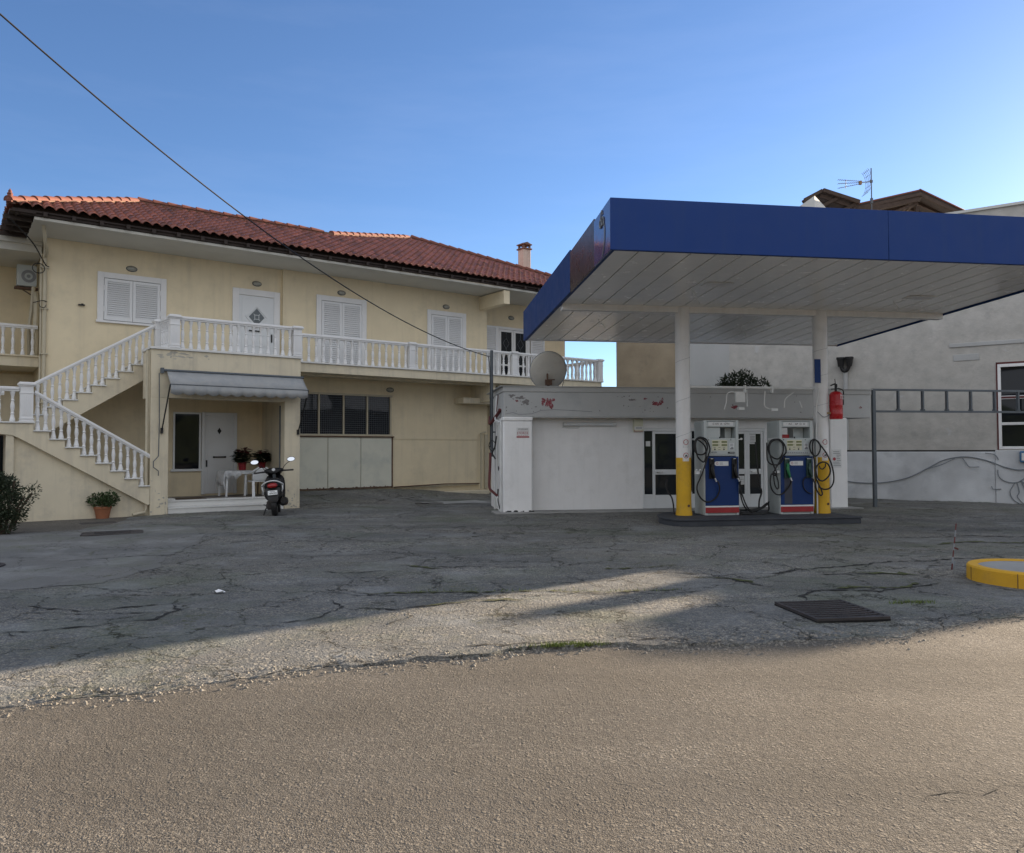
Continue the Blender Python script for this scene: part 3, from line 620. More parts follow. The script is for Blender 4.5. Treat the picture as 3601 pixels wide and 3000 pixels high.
# ------------------------------------------------------------------ stairs
rz,rn=.195,.325
poly=[(1.0,2.29),(1.70,2.29)]; z=2.29;u=1.70
for k in range(8):
    z-=rz; poly+=[(u,z),(min(4.238,u+rn),z)] ; u+=rn
poly+=[(4.238,.28)]; lo=[(4.2,.25),(1.42,1.93),(1.28,2.0),(1.0,2.03),(-.2,2.03),(-.2,2.29)]
b=MB(); b.prism(poly+lo,21.30,22.28); st=hb(b,'stair_flight',M['cream2'],bevel=.012)
b=MB(); z=2.29;u=1.70
b.box(-.2,1.73,21.26,23.7,2.291,2.325)
for k in range(8):
    z-=rz; b.box(u-.005,min(4.237,u+rn+.035),21.255,22.3,z+.001,z+.032); u+=rn
b.box(4.25,4.62,21.73,22.28,.55,.58); b.box(4.3,4.95,21.73,22.28,.34,.37)
hb(b,'stair_treads',M['marble'],st,bevel=.004)
b=MB(); b.prism([(1.16,-.6),(4.3,-.6),(4.235,.3),(1.42,1.98),(1.16,2.1)],21.43,22.2); hb(b,'stair_wall',M['cream2'])
b=MB(); b.box(1.16,1.32,21.33,22.25,-.6,2.03); hb(b,'stair_wall',M['cream2'],bevel=.01)
b=MB(); b.box(-.4,1.1,22.5,22.56,-.6,1.75); hb(b,'cellar_door',mat('dark red door',(.12,.02,.02),.5,.2,3))
# upper flight
poly=[(1.78,2.0)]; z=2.32;u=1.78
poly=[(1.5,2.0),(1.5,2.32),(1.78,2.32)]
for k in range(10):
    z+=.198; poly+=[(u,z),(u+.32,z)]; u+=.32
poly+=[(4.98,4.0),(4.60,3.72),(1.95,2.0)]
b=MB(); b.prism(poly,22.4,23.75); st2=hb(b,'stair_flight',M['cream2'],bevel=.01)
b=MB(); z=2.32;u=1.78
for k in range(10):
    z+=.198; b.box(u-.035,u+.325,22.36,23.76,z+.001,z+.032); u+=.32
hb(b,'stair_treads',M['marble'],st2,bevel=.004)
def slope_rail(u0,z0,u1,z1,v,step_u0,dirn,n,tread):
    root=bpy.data.objects.new('balustrade',None); COL.objects.link(root); root.parent=house; root.empty_display_size=.1
    b=MB(); rail(b,(u0,v,z0),(u1,v,z1)); b.build('handrail',M['white'],root,off=HO,bevel=.006)
    for k in range(n):
        for j in(0,1):
            u=step_u0+tread*k+tread*(.27+.5*j); zt=z0+(z1-z0)*(u-u0)/(u1-u0)-.065
            zb=(2.29-rz*(k+1)+.032) if dirn<0 else (2.32+.198*(k+1)+.032)
            if zt-zb>.3 and not(dirn<0 and u>4.20): baluster(root,u,v,zb,(zt-zb)/.75)
    return root
r_=slope_rail(1.72,3.03,4.30,1.47,21.40,1.70,-1,8,rn); post(r_,1.56,21.42,2.325,.86,.13)
r_=slope_rail(1.66,3.22,4.62,5.06,22.48,1.78,1,9,.32); post(r_,1.62,22.48,2.325,.92,.1)
r_=balustrade((-.2,21.42),(1.42,21.42),6,z=2.33,hr=3.10)
r_=balustrade((-.2,23.0),(1.2,23.0),5,z=2.33,hr=3.10)
# ------------------------------------------------------------------ openings upstairs
def louvre(b,u0,u1,v,z0,z1,n,fr=.075):
    b.box(u0,u0+fr,v-.04,v,z0,z1); b.box(u1-fr,u1,v-.04,v,z0,z1); b.box(u0+fr,u1-fr,v-.04,v,z1-fr,z1); b.box(u0+fr,u1-fr,v-.04,v,z0,z0+fr*1.3)
    h=(z1-z0-fr*2.3)/n
    for i in range(n):
        z=z0+fr*1.3+h*i; b.add([(u0+fr,v-.006,z+h*1.02),(u1-fr,v-.006,z+h*1.02),(u1-fr,v-.036,z+.1*h),(u0+fr,v-.036,z+.1*h),(u0+fr,v-.028,z),(u1-fr,v-.028,z)],[(0,1,2,3),(3,2,5,4)])
def casing(b,u0,u1,v,z0,z1,w_=.15,d=.05,sill=False):
    b.box(u0,u0+w_,v-d,v,z0,z1); b.box(u1-w_,u1,v-d,v,z0,z1); b.box(u0+w_,u1-w_,v-d,v,z1-w_,z1)
    if sill: b.box(u0-.03,u1+.03,v-.09,v,z0-.06,z0)
def shutter_window(name,u0,u1,v,z0,z1,w_,n,sill):
    b=MB(); casing(b,u0,u1,v,z0,z1,w_,.05,sill); f=hb(b,name,M['white'],bevel=.006)
    b=MB(); b.box(u0+w_,u1-w_,v-.012,v-.004,z0,z1-w_); g=hb(b,'recess',M['void'],f)
    uu0,uu1=u0+w_+.01,u1-w_-.01; mid=(uu0+uu1)/2
    for a,c in((uu0,mid-.005),(mid+.005,uu1)):
        b=MB(); louvre(b,a,c,v-.013,z0+.02,z1-w_-.015,n); hb(b,'shutter',M['shutter'],f)
    for a in(uu0-.01,uu1-.005):
        for zz in(z0+.25,z1-w_-.35): b=MB(); b.box(a-.01,a+.025,v-.07,v-.045,zz,zz+.14); hb(b,'hinge',M['white'],f)
    return f
shutter_window('window',3.36,5.14,VW+.12,5.25,6.60,.16,17,True)
shutter_window('balcony_door',9.64,11.40,VW,4.31,6.67,.17,30,False)
shutter_window('balcony_door',13.75,15.38,VW,4.31,6.62,.16,30,False)
# front door upstairs
v=VW+.12; b=MB(); casing(b,7.02,8.48,v,4.31,6.60,.19,.05); d_=hb(b,'front_door',M['white'],bevel=.006)
b=MB(); b.box(7.21,8.29,v-.03,v-.005,4.32,6.40); b.box(7.30,8.20,v-.042,v-.0305,4.42,6.32); lf=hb(b,'door_leaf',M['doorwhite'],d_,bevel=.008)
b=MB()
for c in((7.75,5.75),): 
    for k in range(4):
        a0,a1=PI/2*k,PI/2*(k+1); b.bar((c[0]+.33*cos(a0),v-.05,c[1]+.33*sin(a0)),(c[0]+.33*cos(a1),v-.05,c[1]+.33*sin(a1)),.035,.03,up=(0,1,0))
hb(b,'moulding',M['doorwhite'],d_)
for z in(4.85,5.18): b=MB(); b.box(7.42,8.08,v-.055,v-.043,z,z+.03); hb(b,'moulding',M['doorwhite'],d_)
b=MB(); b.prism([(7.75+.24*cos(a),5.75+.27*sin(a)) for a in(0,PI/2,PI,3*PI/2)],v-.052,v-.0425); hb(b,'door_light',M['frost'],d_)
b=MB()
for k in range(4):
    a0=PI/2*k; b.bar((7.75+.09*cos(a0+PI/4),v-.056,5.75+.09*sin(a0+PI/4)),(7.75+.09*cos(a0+3*PI/4),v-.056,5.75+.09*sin(a0+3*PI/4)),.014,.01,up=(0,1,0)); b.bar((7.75+.09*cos(a0+PI/4),v-.056,5.75+.09*sin(a0+PI/4)),(7.75+.135*cos(a0+PI/4),v-.056,5.75+.14*sin(a0+PI/4)),.014,.01,up=(0,1,0))
hb(b,'glazing_bar',M['doorwhite'],d_)
b=MB(); b.box(7.5,7.85,v-.10,v-.075,5.30,5.335); b.box(7.53,7.56,v-.08,v-.04,5.30,5.33); b.box(7.8,7.83,v-.08,v-.04,5.30,5.33); b.box(8.2,8.23,v-.09,v-.03,5.0,5.25); hb(b,'door_handle',M['blackplastic'],d_,bevel=.004)
# recessed balcony door with its shutters folded open
v=24.4; b=MB(); casing(b,17.18,18.78,v,4.31,6.42,.10,.05); d_=hb(b,'balcony_door',M['white'],bevel=.006)
for a in(17.29,17.99):
    b=MB(); b.box(a,a+.68,v-.012,v-.004,4.33,6.30); f_=hb(b,'pane',M['glass'],d_)
    b=MB(); casing(b,a,a+.69,v-.013,4.33,6.31,.09,.03); b.box(a+.09,a+.6,v-.043,v-.013,4.33,4.42); b.box(a+.09,a+.6,v-.035,v-.013,4.9,4.96); hb(b,'sash',M['white'],d_,bevel=.004)
    b=MB()
    for k in range(4):
        p0=(a+.345+.15*cos(PI/2*k),v-.02,5.78+.2*sin(PI/2*k)); p1=(a+.345+.15*cos(PI/2*(k+1)),v-.02,5.78+.2*sin(PI/2*(k+1))); b.bar(p0,p1,.007,.004,up=(0,1,0))
    b.bar((a+.345,v-.02,5.0),(a+.345,v-.02,5.58),.006); b.bar((a+.345,v-.02,5.98),(a+.345,v-.02,6.2),.006); hb(b,'glazing_bar',M['cablegrey'],d_)
for a,c in((16.42,17.16),(18.80,19.50)):
    b=MB(); louvre(b,a,c,v-.06,4.33,6.40,28); hb(b,'shutter',M['shutter'],d_)
# oval wall lamps
def wall_lamp(u,v,z):
    b=MB(); b.ell((u,v-.015,z),(.15,.03,.085),16,8); o=hb(b,'wall_lamp',M['pole'])
    b=MB(); b.ell((u,v-.03,z),(.125,.06,.068),16,8); hb(b,'lamp_glass',M['lampglass'],o)
for u,v,z in((4.22,VW+.12,6.78),(7.76,VW+.12,6.80),(10.51,VW,6.82),(14.54,VW,6.79),(17.89,24.4,6.80),(12.30,VW,3.69)): wall_lamp(u,v,z)
# ------------------------------------------------------------------ ground floor
b=MB(); b.box(4.68,7.95,21.62,23.9,-.2,.30); b.box(4.68,7.71,21.34,21.62,-.2,.13); hb(b,'porch_floor',M['redtile'])
b=MB(); b.box(4.68,7.95,21.575,21.95,.301,.337); b.box(4.68,7.71,21.31,21.62,.131,.167); b.box(4.68,7.95,21.6,21.619,.168,.30); b.box(4.68,7.71,21.325,21.339,-.2,.13); hb(b,'porch_step',M['marble'],bevel=.004)
v=VW+.12
b=MB(); casing(b,5.36,6.13,v,1.10,2.76,.05,.05); b.box(5.30,6.15,v-.09,v,1.03,1.10); w_=hb(b,'window',M['doorwhite'],bevel=.004)
b=MB(); b.box(5.41,6.08,v-.02,v-.005,1.10,2.71); hb(b,'pane',M['glass'],w_)
b=MB(); casing(b,6.15,7.18,v,.34,2.77,.10,.06); d_=hb(b,'front_door',M['doorwhite'],bevel=.006)
b=MB(); b.box(6.25,7.08,v-.03,v-.005,.36,2.67); b.box(6.33,7.0,v-.04,v-.0305,.46,2.57); hb(b,'door_leaf',M['doorwhite'],d_,bevel=.012)
b=MB(); b.prism([(6.66,2.12),(6.72,2.22),(6.66,2.32),(6.60,2.22)],v-.05,v-.0405); b.box(6.50,6.83,v-.085,v-.06,1.42,1.46); b.ell((6.50,v-.06,1.44),(.03,.03,.03),8,6); b.ell((6.83,v-.06,1.44),(.03,.03,.03),8,6); b.box(6.28,6.31,v-.08,v-.03,1.15,1.35); hb(b,'door_handle',M['blackplastic'],d_)
# garage: barred windows over sheet metal doors
v=VW
b=MB(); b.box(8.2,12.3,v-.006,v-.002,2.14,3.46); g_=hb(b,'garage_window',M['glass'])
b=MB(); b.box(8.2,12.36,v-.07,v-.007,3.44,3.50); b.box(8.2,12.36,v-.09,v-.007,2.10,2.16)
for u in(8.88,9.73,10.58,11.43,12.30): b.box(u-.025,u+.025,v-.07,v-.007,2.16,3.44)
hb(b,'window_frame',M['pipecream'],g_)
b=MB()
for i in range(58): b.box(8.2+.0705*i-.0016,8.2+.0705*i+.0016,v-.052,v-.047,2.16,3.44)
for i in range(19): b.box(8.2,12.28,v-.047,v-.042,2.17+.07*i,2.175+.07*i)
hb(b,'grille',M['cablegrey'],g_)
for a,c in((8.2,10.035),(10.055,11.195),(11.215,12.34)):
    b=MB(); b.box(a,c,v-.05,v-.001,.40,2.06); gd=hb(b,'garage_door',M['panel'],bevel=.006)
    b=MB(); b.box(a,c,v-.045,v-.005,.36,.399)
    for k in range(9): q=random.uniform(a,c-.1); b.box(q,q+random.uniform(.03,.10),v-.0525,v-.0505,.40,.40+random.uniform(.01,.035))
    hb(b,'rust_strip',M['rust'],gd)
b=MB(); b.box(8.2,12.42,v-.1,v-.001,2.062,2.098); b.box(12.34,12.39,v-.055,v-.001,.35,2.062); hb(b,'door_track',M['rust'])
b=MB(); b.box(12.4,15.9,v-.08,v-.02,.33,.39); b.box(12.9,16.2,v-.35,v-.02,-.1,.16); hb(b,'wall_footing',M['rust' if False else 'cream2'],bevel=.02)
b=MB(); b.tube([(12.4,v-.1,.37),(14.4,v-.12,.42),(15.9,v-.12,.40)],.02,6); hb(b,'drain_pipe',M['rust'])
# awning over the porch
b=MB(); aw=[(4.60,21.26,3.70),(8.20,21.26,3.70),(8.20,20.80,3.31),(4.60,20.80,3.31)]
n=40; vs=[]
for i in range(n+1):
    t=i/n; u=4.60+3.6*t; sg=.02*sin(PI*t*5)**2
    vs+=[(u,21.26,3.70),(u,21.03,3.505-.012-sg*.4),(u,20.80,3.31)]
b.add(vs,[(3*i+j,3*i+3+j,3*i+4+j,3*i+1+j) for i in range(n) for j in(0,1)])
aw_=hb(b,'awning',M['awning'],recalc=False,solid=.006)
b=MB(); n=144; vs=[]
for i in range(n+1):
    t=i/n; u=4.60+3.6*t; z=3.10-.055*abs(sin(PI*t*12))+.02*t; dv=.012*sin(t*40)
    vs+=[(u,20.80,3.308),(u,20.80+dv,z)]
b.add(vs,[(2*i,2*i+2,2*i+3,2*i+1) for i in range(n)]); hb(b,'valance',M['awning'],aw_,recalc=False,solid=.005)
b=MB(); b.tube([(4.50,21.24,3.70),(8.24,21.24,3.70)],.035,10); b.tube([(4.58,20.80,3.315),(8.22,20.80,3.315)],.013,8); hb(b,'roller',M['pole'],aw_)
for u,uc in((4.59,4.50),(8.21,8.10)):
    b=MB(); b.tube([(u,20.80,3.30),(uc,21.26,2.16)],.018,8); b.box(uc-.03,uc+.03,21.24,21.30,2.08,2.22); hb(b,'arm',M['blackplastic'],aw_)
b=MB(); b.tube([(4.42,21.24,3.62),(4.43,21.22,2.4),(4.42,21.23,1.5),(4.30,21.22,1.36),(4.30,21.22,1.22),(4.42,21.22,1.12),(4.42,21.22,1.0)],.012,6); b.box(4.45,4.53,21.2,21.28,3.62,3.76); hb(b,'crank_rod',M['pole'],aw_)
# peeled render on the porch beam, hooks on the wall
b=MB(); r5=random.Random(31)
for i in range(26):
    u,z=4.45+abs(r5.gauss(0,.55)),4.19-abs(r5.gauss(0,.10)); ru,q=r5.uniform(.02,.10),r5.uniform(.01,.035); b.add([(u+ru*cos(2*PI*k/11)*r5.uniform(.4,1.2),21.297-r5.random()*.0008,z+q*sin(2*PI*k/11)*r5.uniform(.4,1.2)) for k in range(11)],[tuple(range(10,-1,-1))])
for i in range(30):
    u,z=r5.choice([r5.uniform(4.26,4.65),r5.uniform(7.74,8.15)]),abs(r5.gauss(0,.35))+.02; ru,q=r5.uniform(.01,.05),r5.uniform(.01,.05); b.add([(u+ru*cos(2*PI*k/9)*r5.uniform(.4,1.2),21.297-r5.random()*.0008,z+q*sin(2*PI*k/9)*r5.uniform(.4,1.2)) for k in range(9)],[tuple(range(8,-1,-1))])
tag(hb(b,'peeled_render',mat('peeled render',(.40,.38,.33),.9,.2,6),recalc=False,smooth=0),kind='stuff')
b=MB(); b.box(2.90,3.06,VW+.04,VW+.12,5.60,5.63); b.box(2.97,3.02,VW+.03,VW+.12,5.63,5.65); hb(b,'wall_hook',M['blackplastic'])
# pipes
b=MB(); b.tube(spline([(1.95,22.6,7.40),(2.02,22.9,7.0),(2.10,23.4,6.86),(2.12,23.84,6.80),(2.12,23.88,6.4),(2.12,23.88,-.1)],5),.045,10)
b.tube([(2.04,23.97,6.9),(2.04,23.97,-.1)],.03,8)
for z in(6.5,5.4,4.2,2.9): b.box(2.0,2.2,23.82,23.93,z,z+.035)
hb(b,'downpipe',M['pipecream'])
b=MB(); b.tube([(4.17,21.38,4.2),(4.17,21.38,.16),(4.13,21.36,.08),(3.85,21.3,.03)],.04,10); hb(b,'downpipe',M['pipecream'])
b=MB(); b.tube([(7.7,21.62,2.9),(7.7,21.62,1.1)],.02,6); hb(b,'downpipe',M['pole'])
b=MB(); b.tube(spline([(1.2,22.2,7.3),(1.75,23.0,6.95),(2.10,23.78,6.60),(2.2,23.88,6.55)],5),.016,6)
b.tube([(1.95+.14*cos(t),23.7,6.45+.13*sin(t)) for t in [k*PI/8 for k in range(17)]],.012,6)
b.tube(spline([(1.85,23.85,5.55),(2.05,23.8,5.62),(2.16,23.82,5.6)],4),.012,6); b.tube([(2.06+.08*cos(t),23.78,5.52+.09*sin(t)) for t in [PI+k*PI/8 for k in range(9)]],.009,6)
hb(b,'cable',M['cable'])
b=MB(); b.box(16.2,16.34,v-.04,v+.0,.2,2.2); b.tube([(15.98,v-.1,.2),(15.98,v-.1,2.25),(16.2,v-.1,2.3)],.03,8); hb(b,'downpipe',M['pipecream'])
# ------------------------------------------------------------------ station kiosk
KO=(7.5,19.75,0)
kiosk=empty('station_kiosk',KP(7.5,19.75),KA,'low whitewashed filling station kiosk with peeling grey fascia behind the pumps','kiosk')
def kb(b,name,m,parent=None,off=KO,**k): return b.build(name,m,parent or kiosk,off=off,**k)
VK=20.22
b=MB(); b.box(2.80,6.62,VK,VK+.2,-.2,2.5); b.box(10.15,11.9,VK,VK+.2,-.2,2.5); b.box(6.62,10.15,VK,VK+.2,2.22,2.5)
b.box(2.78,2.98,19.95,22.6,-.2,2.5); b.box(2.98,12.3,22.4,22.6,-.2,2.5); b.box(12.1,12.3,20,22.4,-.2,2.5)
kb(b,'wall',M['whitewash'])
b=MB(); b.box(2.745,3.505,19.75,VK,-.1,2.38); b.box(2.735,3.52,19.735,VK,2.381,2.49); kb(b,'pilaster',M['whitewash'],bevel=.025)
b=MB(); b.box(11.82,12.33,19.75,VK,-.1,2.49); kb(b,'pilaster',M['whitewash'],bevel=.025)
b=MB(); b.box(2.76,13.05,19.76,22.7,2.495,3.14); kb(b,'fascia',M['fascia_grey'],bevel=.012)
b=MB(); b.box(2.74,13.07,19.74,22.72,3.141,3.27); b.box(2.66,13.1,19.71,22.75,3.271,3.29); b.box(3.52,11.8,19.755,19.79,2.47,2.494); kb(b,'roof_slab',M['smoothgrey'],bevel=.006)
b=MB(); b.box(2.5,12.6,19.45,20.4,-.1,.035); kb(b,'plinth',M['concrete'],bevel=.02)
b=MB()
r5=random.Random(2)
for i in range(16): x=2.78+r5.random()*.7; b.box(x,x+r5.uniform(.02,.07),19.742,19.75,.03,.03+r5.uniform(.01,.05))
kb(b,'chipped_edge',M['ink'])
# flaked places: red undercoat and bare render
def flake(b,u,z,ru,rz_,seed,n=18):
    r_=random.Random(seed); b.add([(u+ru*cos(2*PI*k/n)*r_.uniform(.35,1.25),19.7575-r_.random()*.0005,z+rz_*sin(2*PI*k/n)*r_.uniform(.35,1.25)) for k in range(n)],[tuple(range(n-1,-1,-1))])
b=MB(); r5=random.Random(12)
for u,z,ru,rz_ in((3.95,2.86,.10,.14),(3.80,2.92,.07,.06),(4.02,2.75,.05,.08),(4.07,2.93,.05,.05),(3.78,2.85,.04,.07),(6.88,2.84,.12,.06),(6.98,2.90,.07,.07),(6.78,2.88,.05,.05),(6.55,2.98,.06,.03),(3.10,2.90,.05,.035),(9.05,2.78,.10,.05),(12.75,2.78,.05,.04),(7.03,2.97,.04,.05)): flake(b,u,z,ru,rz_,int(u*100))
tag(kb(b,'flaked_paint',mat('red undercoat',(.24,.055,.07),.85,.35,9,patch=[((.33,.33,.33),22,.56)]),recalc=False,smooth=0),kind='stuff')
b=MB()
for i in range(46): flake(b,r5.choice([r5.uniform(2.8,3.7),r5.uniform(2.8,13),r5.uniform(5.9,7.2)]),r5.uniform(2.62,3.10),r5.uniform(.008,.035),r5.uniform(.008,.03),i,9)
for u,z,ru,rz_ in((2.98,3.04,.10,.03),(3.2,2.98,.13,.05),(3.35,2.86,.10,.08),(6.2,2.95,.12,.03)): flake(b,u,z,ru,rz_,int(u*77))
tag(kb(b,'bare_render',mat('bare render',(.20,.19,.19),.9,.3,9),recalc=False,smooth=0),kind='stuff')
# crack line in the fascia
b=MB(); P=[(2.8,2.56),(3.0,2.60),(3.15,2.55),(3.5,2.57),(3.75,2.66),(4.1,2.68),(4.6,2.66),(5.1,2.63)]
for p,q in zip(P,P[1:]): b.bar((p[0],19.757,p[1]),(q[0],19.757,q[1]),.006,.012)
kb(b,'render_crack',M['inkgrey'])
# shop front: two glazed doors with a fixed light between them
def glazed(u0,u1,parent,leaf=True):
    b=MB(); s_=.075; v0,v1=VK-.0,VK+.06
    b.box(u0,u0+s_,v0,v1,.04,2.13); b.box(u1-s_,u1,v0,v1,.04,2.13); b.box(u0+s_,u1-s_,v0,v1,2.06,2.13); b.box(u0+s_,u1-s_,v0,v1,.04,.40); b.box(u0+s_,u1-s_,v0-.003,v1,.95,1.09)
    d=kb(b,'glazed_door',M['doorwhite'],parent,bevel=.006)
    b=MB(); b.box(u0+s_,u1-s_,v0+.028,v0+.034,.40,.95); kb(b,'pane',M['glass2'],d)
    b=MB(); b.box(u0+s_,u1-s_,v0+.028,v0+.034,1.09,2.06); kb(b,'pane',M['glass2'],d)
    b=MB(); b.box(u0+.1,u0+.28,v0-.05,v0-.03,1.0,1.03); b.box(u0+.10,u0+.13,v0-.05,v0,1.0,1.03); kb(b,'door_handle',M['steel'],d)
    return d
b=MB(); b.box(6.62,10.15,VK-.02,VK+.05,2.135,2.215); b.box(6.62,6.66,VK-.02,VK+.05,.04,2.135); b.box(10.10,10.15,VK-.02,VK+.05,.04,2.135)
fr=kb(b,'shop_front',M['doorwhite'],bevel=.005)
for a,c in((6.67,6.90),(8.02,8.5),(8.56,9.1)): b=MB(); b.box(a,c,VK+.03,VK+.036,.42,2.13); kb(b,'pane',M['glass2'],fr)
for a,c in((6.66,6.90),(8.02,9.1)): b=MB(); b.box(a,c,VK,VK+.05,.04,.42); kb(b,'kick_panel',M['doorwhite'],fr)
b=MB(); b.box(8.5,8.56,VK,VK+.05,.42,2.13); kb(b,'mullion',M['doorwhite'],fr)
glazed(6.90,8.02,kiosk); glazed(9.10,9.62,kiosk); glazed(9.62,10.10,kiosk)
b=MB(); b.box(6.67,10.1,VK+.9,VK+1.0,.0,2.4); b.box(6.67,10.1,VK+.07,VK+.9,.01,.03); kb(b,'interior',M['void'])
# things seen through the glass
for q in((6.72,6.84,1.72,1.86),(9.70,9.88,1.78,2.05),(9.18,9.55,.66,.9)): b=MB(); b.box(q[0],q[1],VK+.015,VK+.027,q[2],q[3]); kb(b,'notice',M['label'],fr)
b=MB()
for i in range(5): b.box(9.72,9.86,VK+.015,VK+.019,1.82+.04*i,1.835+.04*i)
for i in range(4): b.box(9.2,9.53,VK+.015,VK+.019,.69+.05*i,.715+.05*i)
kb(b,'print_lines',M['inkgrey'],fr)
b=MB(); b.box(9.17,9.36,VK-.008,VK-.004,1.0,1.09); kb(b,'notice',M['signred'],fr)
for u,wd,h,k in((9.72,.34,.36,'fencewood'),(9.70,.36,.18,'wood')):
    b=MB(); z0=.45 if k=='wood' else .63; b.box(u,u+wd,VK+.25,VK+.55,z0,z0+h); kb(b,'shelf_box',M[k],bevel=.01)
b=MB(); b.tube(spline([(6.78,VK+.2,.75),(6.74,VK+.2,.95),(6.80,VK+.2,1.2),(6.74,VK+.2,1.45)],5),.03,8); kb(b,'hanging_cloth',M['fencewood'])
# lamps, siren box, signs
for u0,u1 in((4.42,5.86),(8.42,9.30)):
    b=MB(); b.tube([(u0+.09,VK-.075,2.31),(u1-.09,VK-.075,2.31)],.045,12); b.box(u0+.03,u1-.03,VK-.04,VK-.001,2.33,2.37); o=kb(b,'tube_lamp',M['plasticwhite'])
    for a in(u0,u1-.09): b=MB(); b.tube([(a,VK-.075,2.31),(a+.09,VK-.075,2.31)],.05,12); kb(b,'lamp_cap',M['pipewhite'],o)
b=MB(); b.tube([(4.4,VK-.02,2.24),(4.5,VK-.02,2.22),(4.85,VK-.02,2.22),(4.86,VK-.02,2.26)],.014,6); kb(b,'conduit',M['pipewhite'])
b=MB(); b.box(6.35,6.60,VK-.11,VK-.001,2.12,2.46); b.box(6.37,6.62,VK-.12,VK-.112,2.13,2.17); o=kb(b,'siren_box',M['beige'],bevel=.01)
b=MB(); b.box(6.36,6.62,VK-.115,VK-.111,2.17,2.255); kb(b,'label',M['label'],o); 
def kt(s,size,m,u,v,z,parent,sx=1,off=KO): return txt(s,size,m,parent,(u-off[0],v-off[1],z-off[2]),sx=sx)
b=MB()
for i in range(5): b.box(6.40+.036*i,6.425+.036*i,VK-.118,VK-.1155,2.20,2.228)
kb(b,'print_lines',M['inkgrey'],o)
b=MB(); b.box(6.36,6.6,VK-.118,VK-.111,2.12,2.16); kb(b,'red_band',M['signred'],o)
b=MB(); b.box(3.09,3.42,19.742,19.749,1.95,2.21); o=kb(b,'security_sign',M['label'])
b=MB(); b.box(3.09,3.42,19.738,19.7415,1.95,1.985); b.box(3.12,3.40,19.738,19.7415,2.115,2.12)
for i in range(6): b.box(3.12+.046*i,3.145+.046*i,19.738,19.7415,2.0,2.012)
for i in range(2): b.box(3.11,3.12,19.738,19.7415,2.03,2.10)
kb(b,'print_lines',M['signred'],o)
kt('POZGAM',.052,M['ink'],3.26,19.738,2.165,o,1.15); kt('FORCE',.075,M['signred'],3.27,19.738,2.065,o,1.1)
b=MB(); b.box(11.86,12.14,19.742,19.749,1.12,1.62)
o=kb(b,'notice_board',M['label']); b=MB()
for i in range(9): b.box(11.9 if i not in(3,4,5,6) else 12.0,12.12-.02*(i%3),19.738,19.7415,1.17+.048*i,1.185+.048*i)
kb(b,'print_lines',M['inkgrey'],o)
b=MB(); b.ring((11.93,1.36),.0,.045,19.738,16); kb(b,'red_disc',M['signred'],o)
# services down the left side
b=MB(); b.tube(spline([(2.70,19.9,.02),(2.70,19.9,2.2),(2.68,19.95,2.35),(2.60,20.2,2.42),(2.66,20.6,2.6),(2.70,20.7,3.1)],4),.022,8); b.tube([(2.72,20.15,0),(2.72,20.15,1.0)],.02,8); b.tube([(2.71,21.2,0),(2.71,21.2,2.4)],.03,8)
b.tube(spline([(2.68,20.3,.35),(2.62,20.0,.42),(2.6,19.9,.3),(2.66,19.9,.05)],5),.014,6); b.box(2.70,2.78,20.3,20.7,1.2,2.3); kb(b,'service_pipe',M['pipewhite'])
b=MB(); b.tube(spline([(2.62,21.5,2.55),(2.55,20.9,2.35),(2.70,20.3,2.62),(2.72,20.2,2.7)],5),.045,8); b.tube(spline([(2.55,20.9,1.55),(2.53,20.8,1.2),(2.50,20.7,.9),(2.48,20.5,.62),(2.55,20.3,.52),(2.66,20.2,.42)],5),.035,8); b.tube([(2.72,20.5,3.1),(2.66,20.5,2.65)],.01,6); kb(b,'red_hose',M['hosered'])
b=MB(); b.tube(spline([(2.65,20.4,2.0),(2.62,20.5,1.7),(2.58,20.7,1.55),(2.62,20.4,1.4)],5),.02,6); b.tube(spline([(2.68,20.2,1.1),(2.66,20.1,1.2),(2.66,20.0,1.15)],4),.012,6); b.tube(spline([(2.68,20.3,.6),(2.66,20.2,.3),(2.68,20.0,.1)],4),.02,6); kb(b,'loose_wire',M['cable'])
# pole with the supply cable
b=MB(); b.tube([(0,0,1.45),(0,0,4.36)],.043,12); b.box(-.05,.05,-.05,.05,3.02,3.08); b.bar((-.02,0,4.2),(-.12,0,4.2),.02); b.box(0,.1,-.02,.02,2.1,2.14); b.box(0,.1,-.02,.02,1.65,1.69)
pl=b.build('cable_pole',M['pole']); pl.location=KP(2.60,21.0); pl.rotation_euler=(0,0,KA); tag(pl,'slim grey metal pole on the kiosk side wall carrying the overhead cable','pole')
A=Vector((-9.2,13.5,9.35)); Bp=KP(2.50,21.0,4.2)
E0=Vector((-9.11,1.48,10.56))
pts=[]; 
for i in range(49):
    t=i/48; p=E0.lerp(Bp,t); p.z-=1.55*4*t*(1-t); pts.append(p)
pts+=spline([KP(2.50,21.0,4.2),KP(2.52,20.98,4.12),KP(2.545,20.94,3.8),KP(2.55,20.94,3.2),KP(2.55,20.94,1.7)],6)[1:]
pts+=[KP(2.6+.09*cos(t),20.9,1.75+.14*sin(t)) for t in [-k*PI/6+PI for k in range(14)]]
b=MB(); b.tube(pts,.011,6); tag(b.build('overhead_cable',M['cable']),'black cable sagging across the sky down to the grey pole','cable')
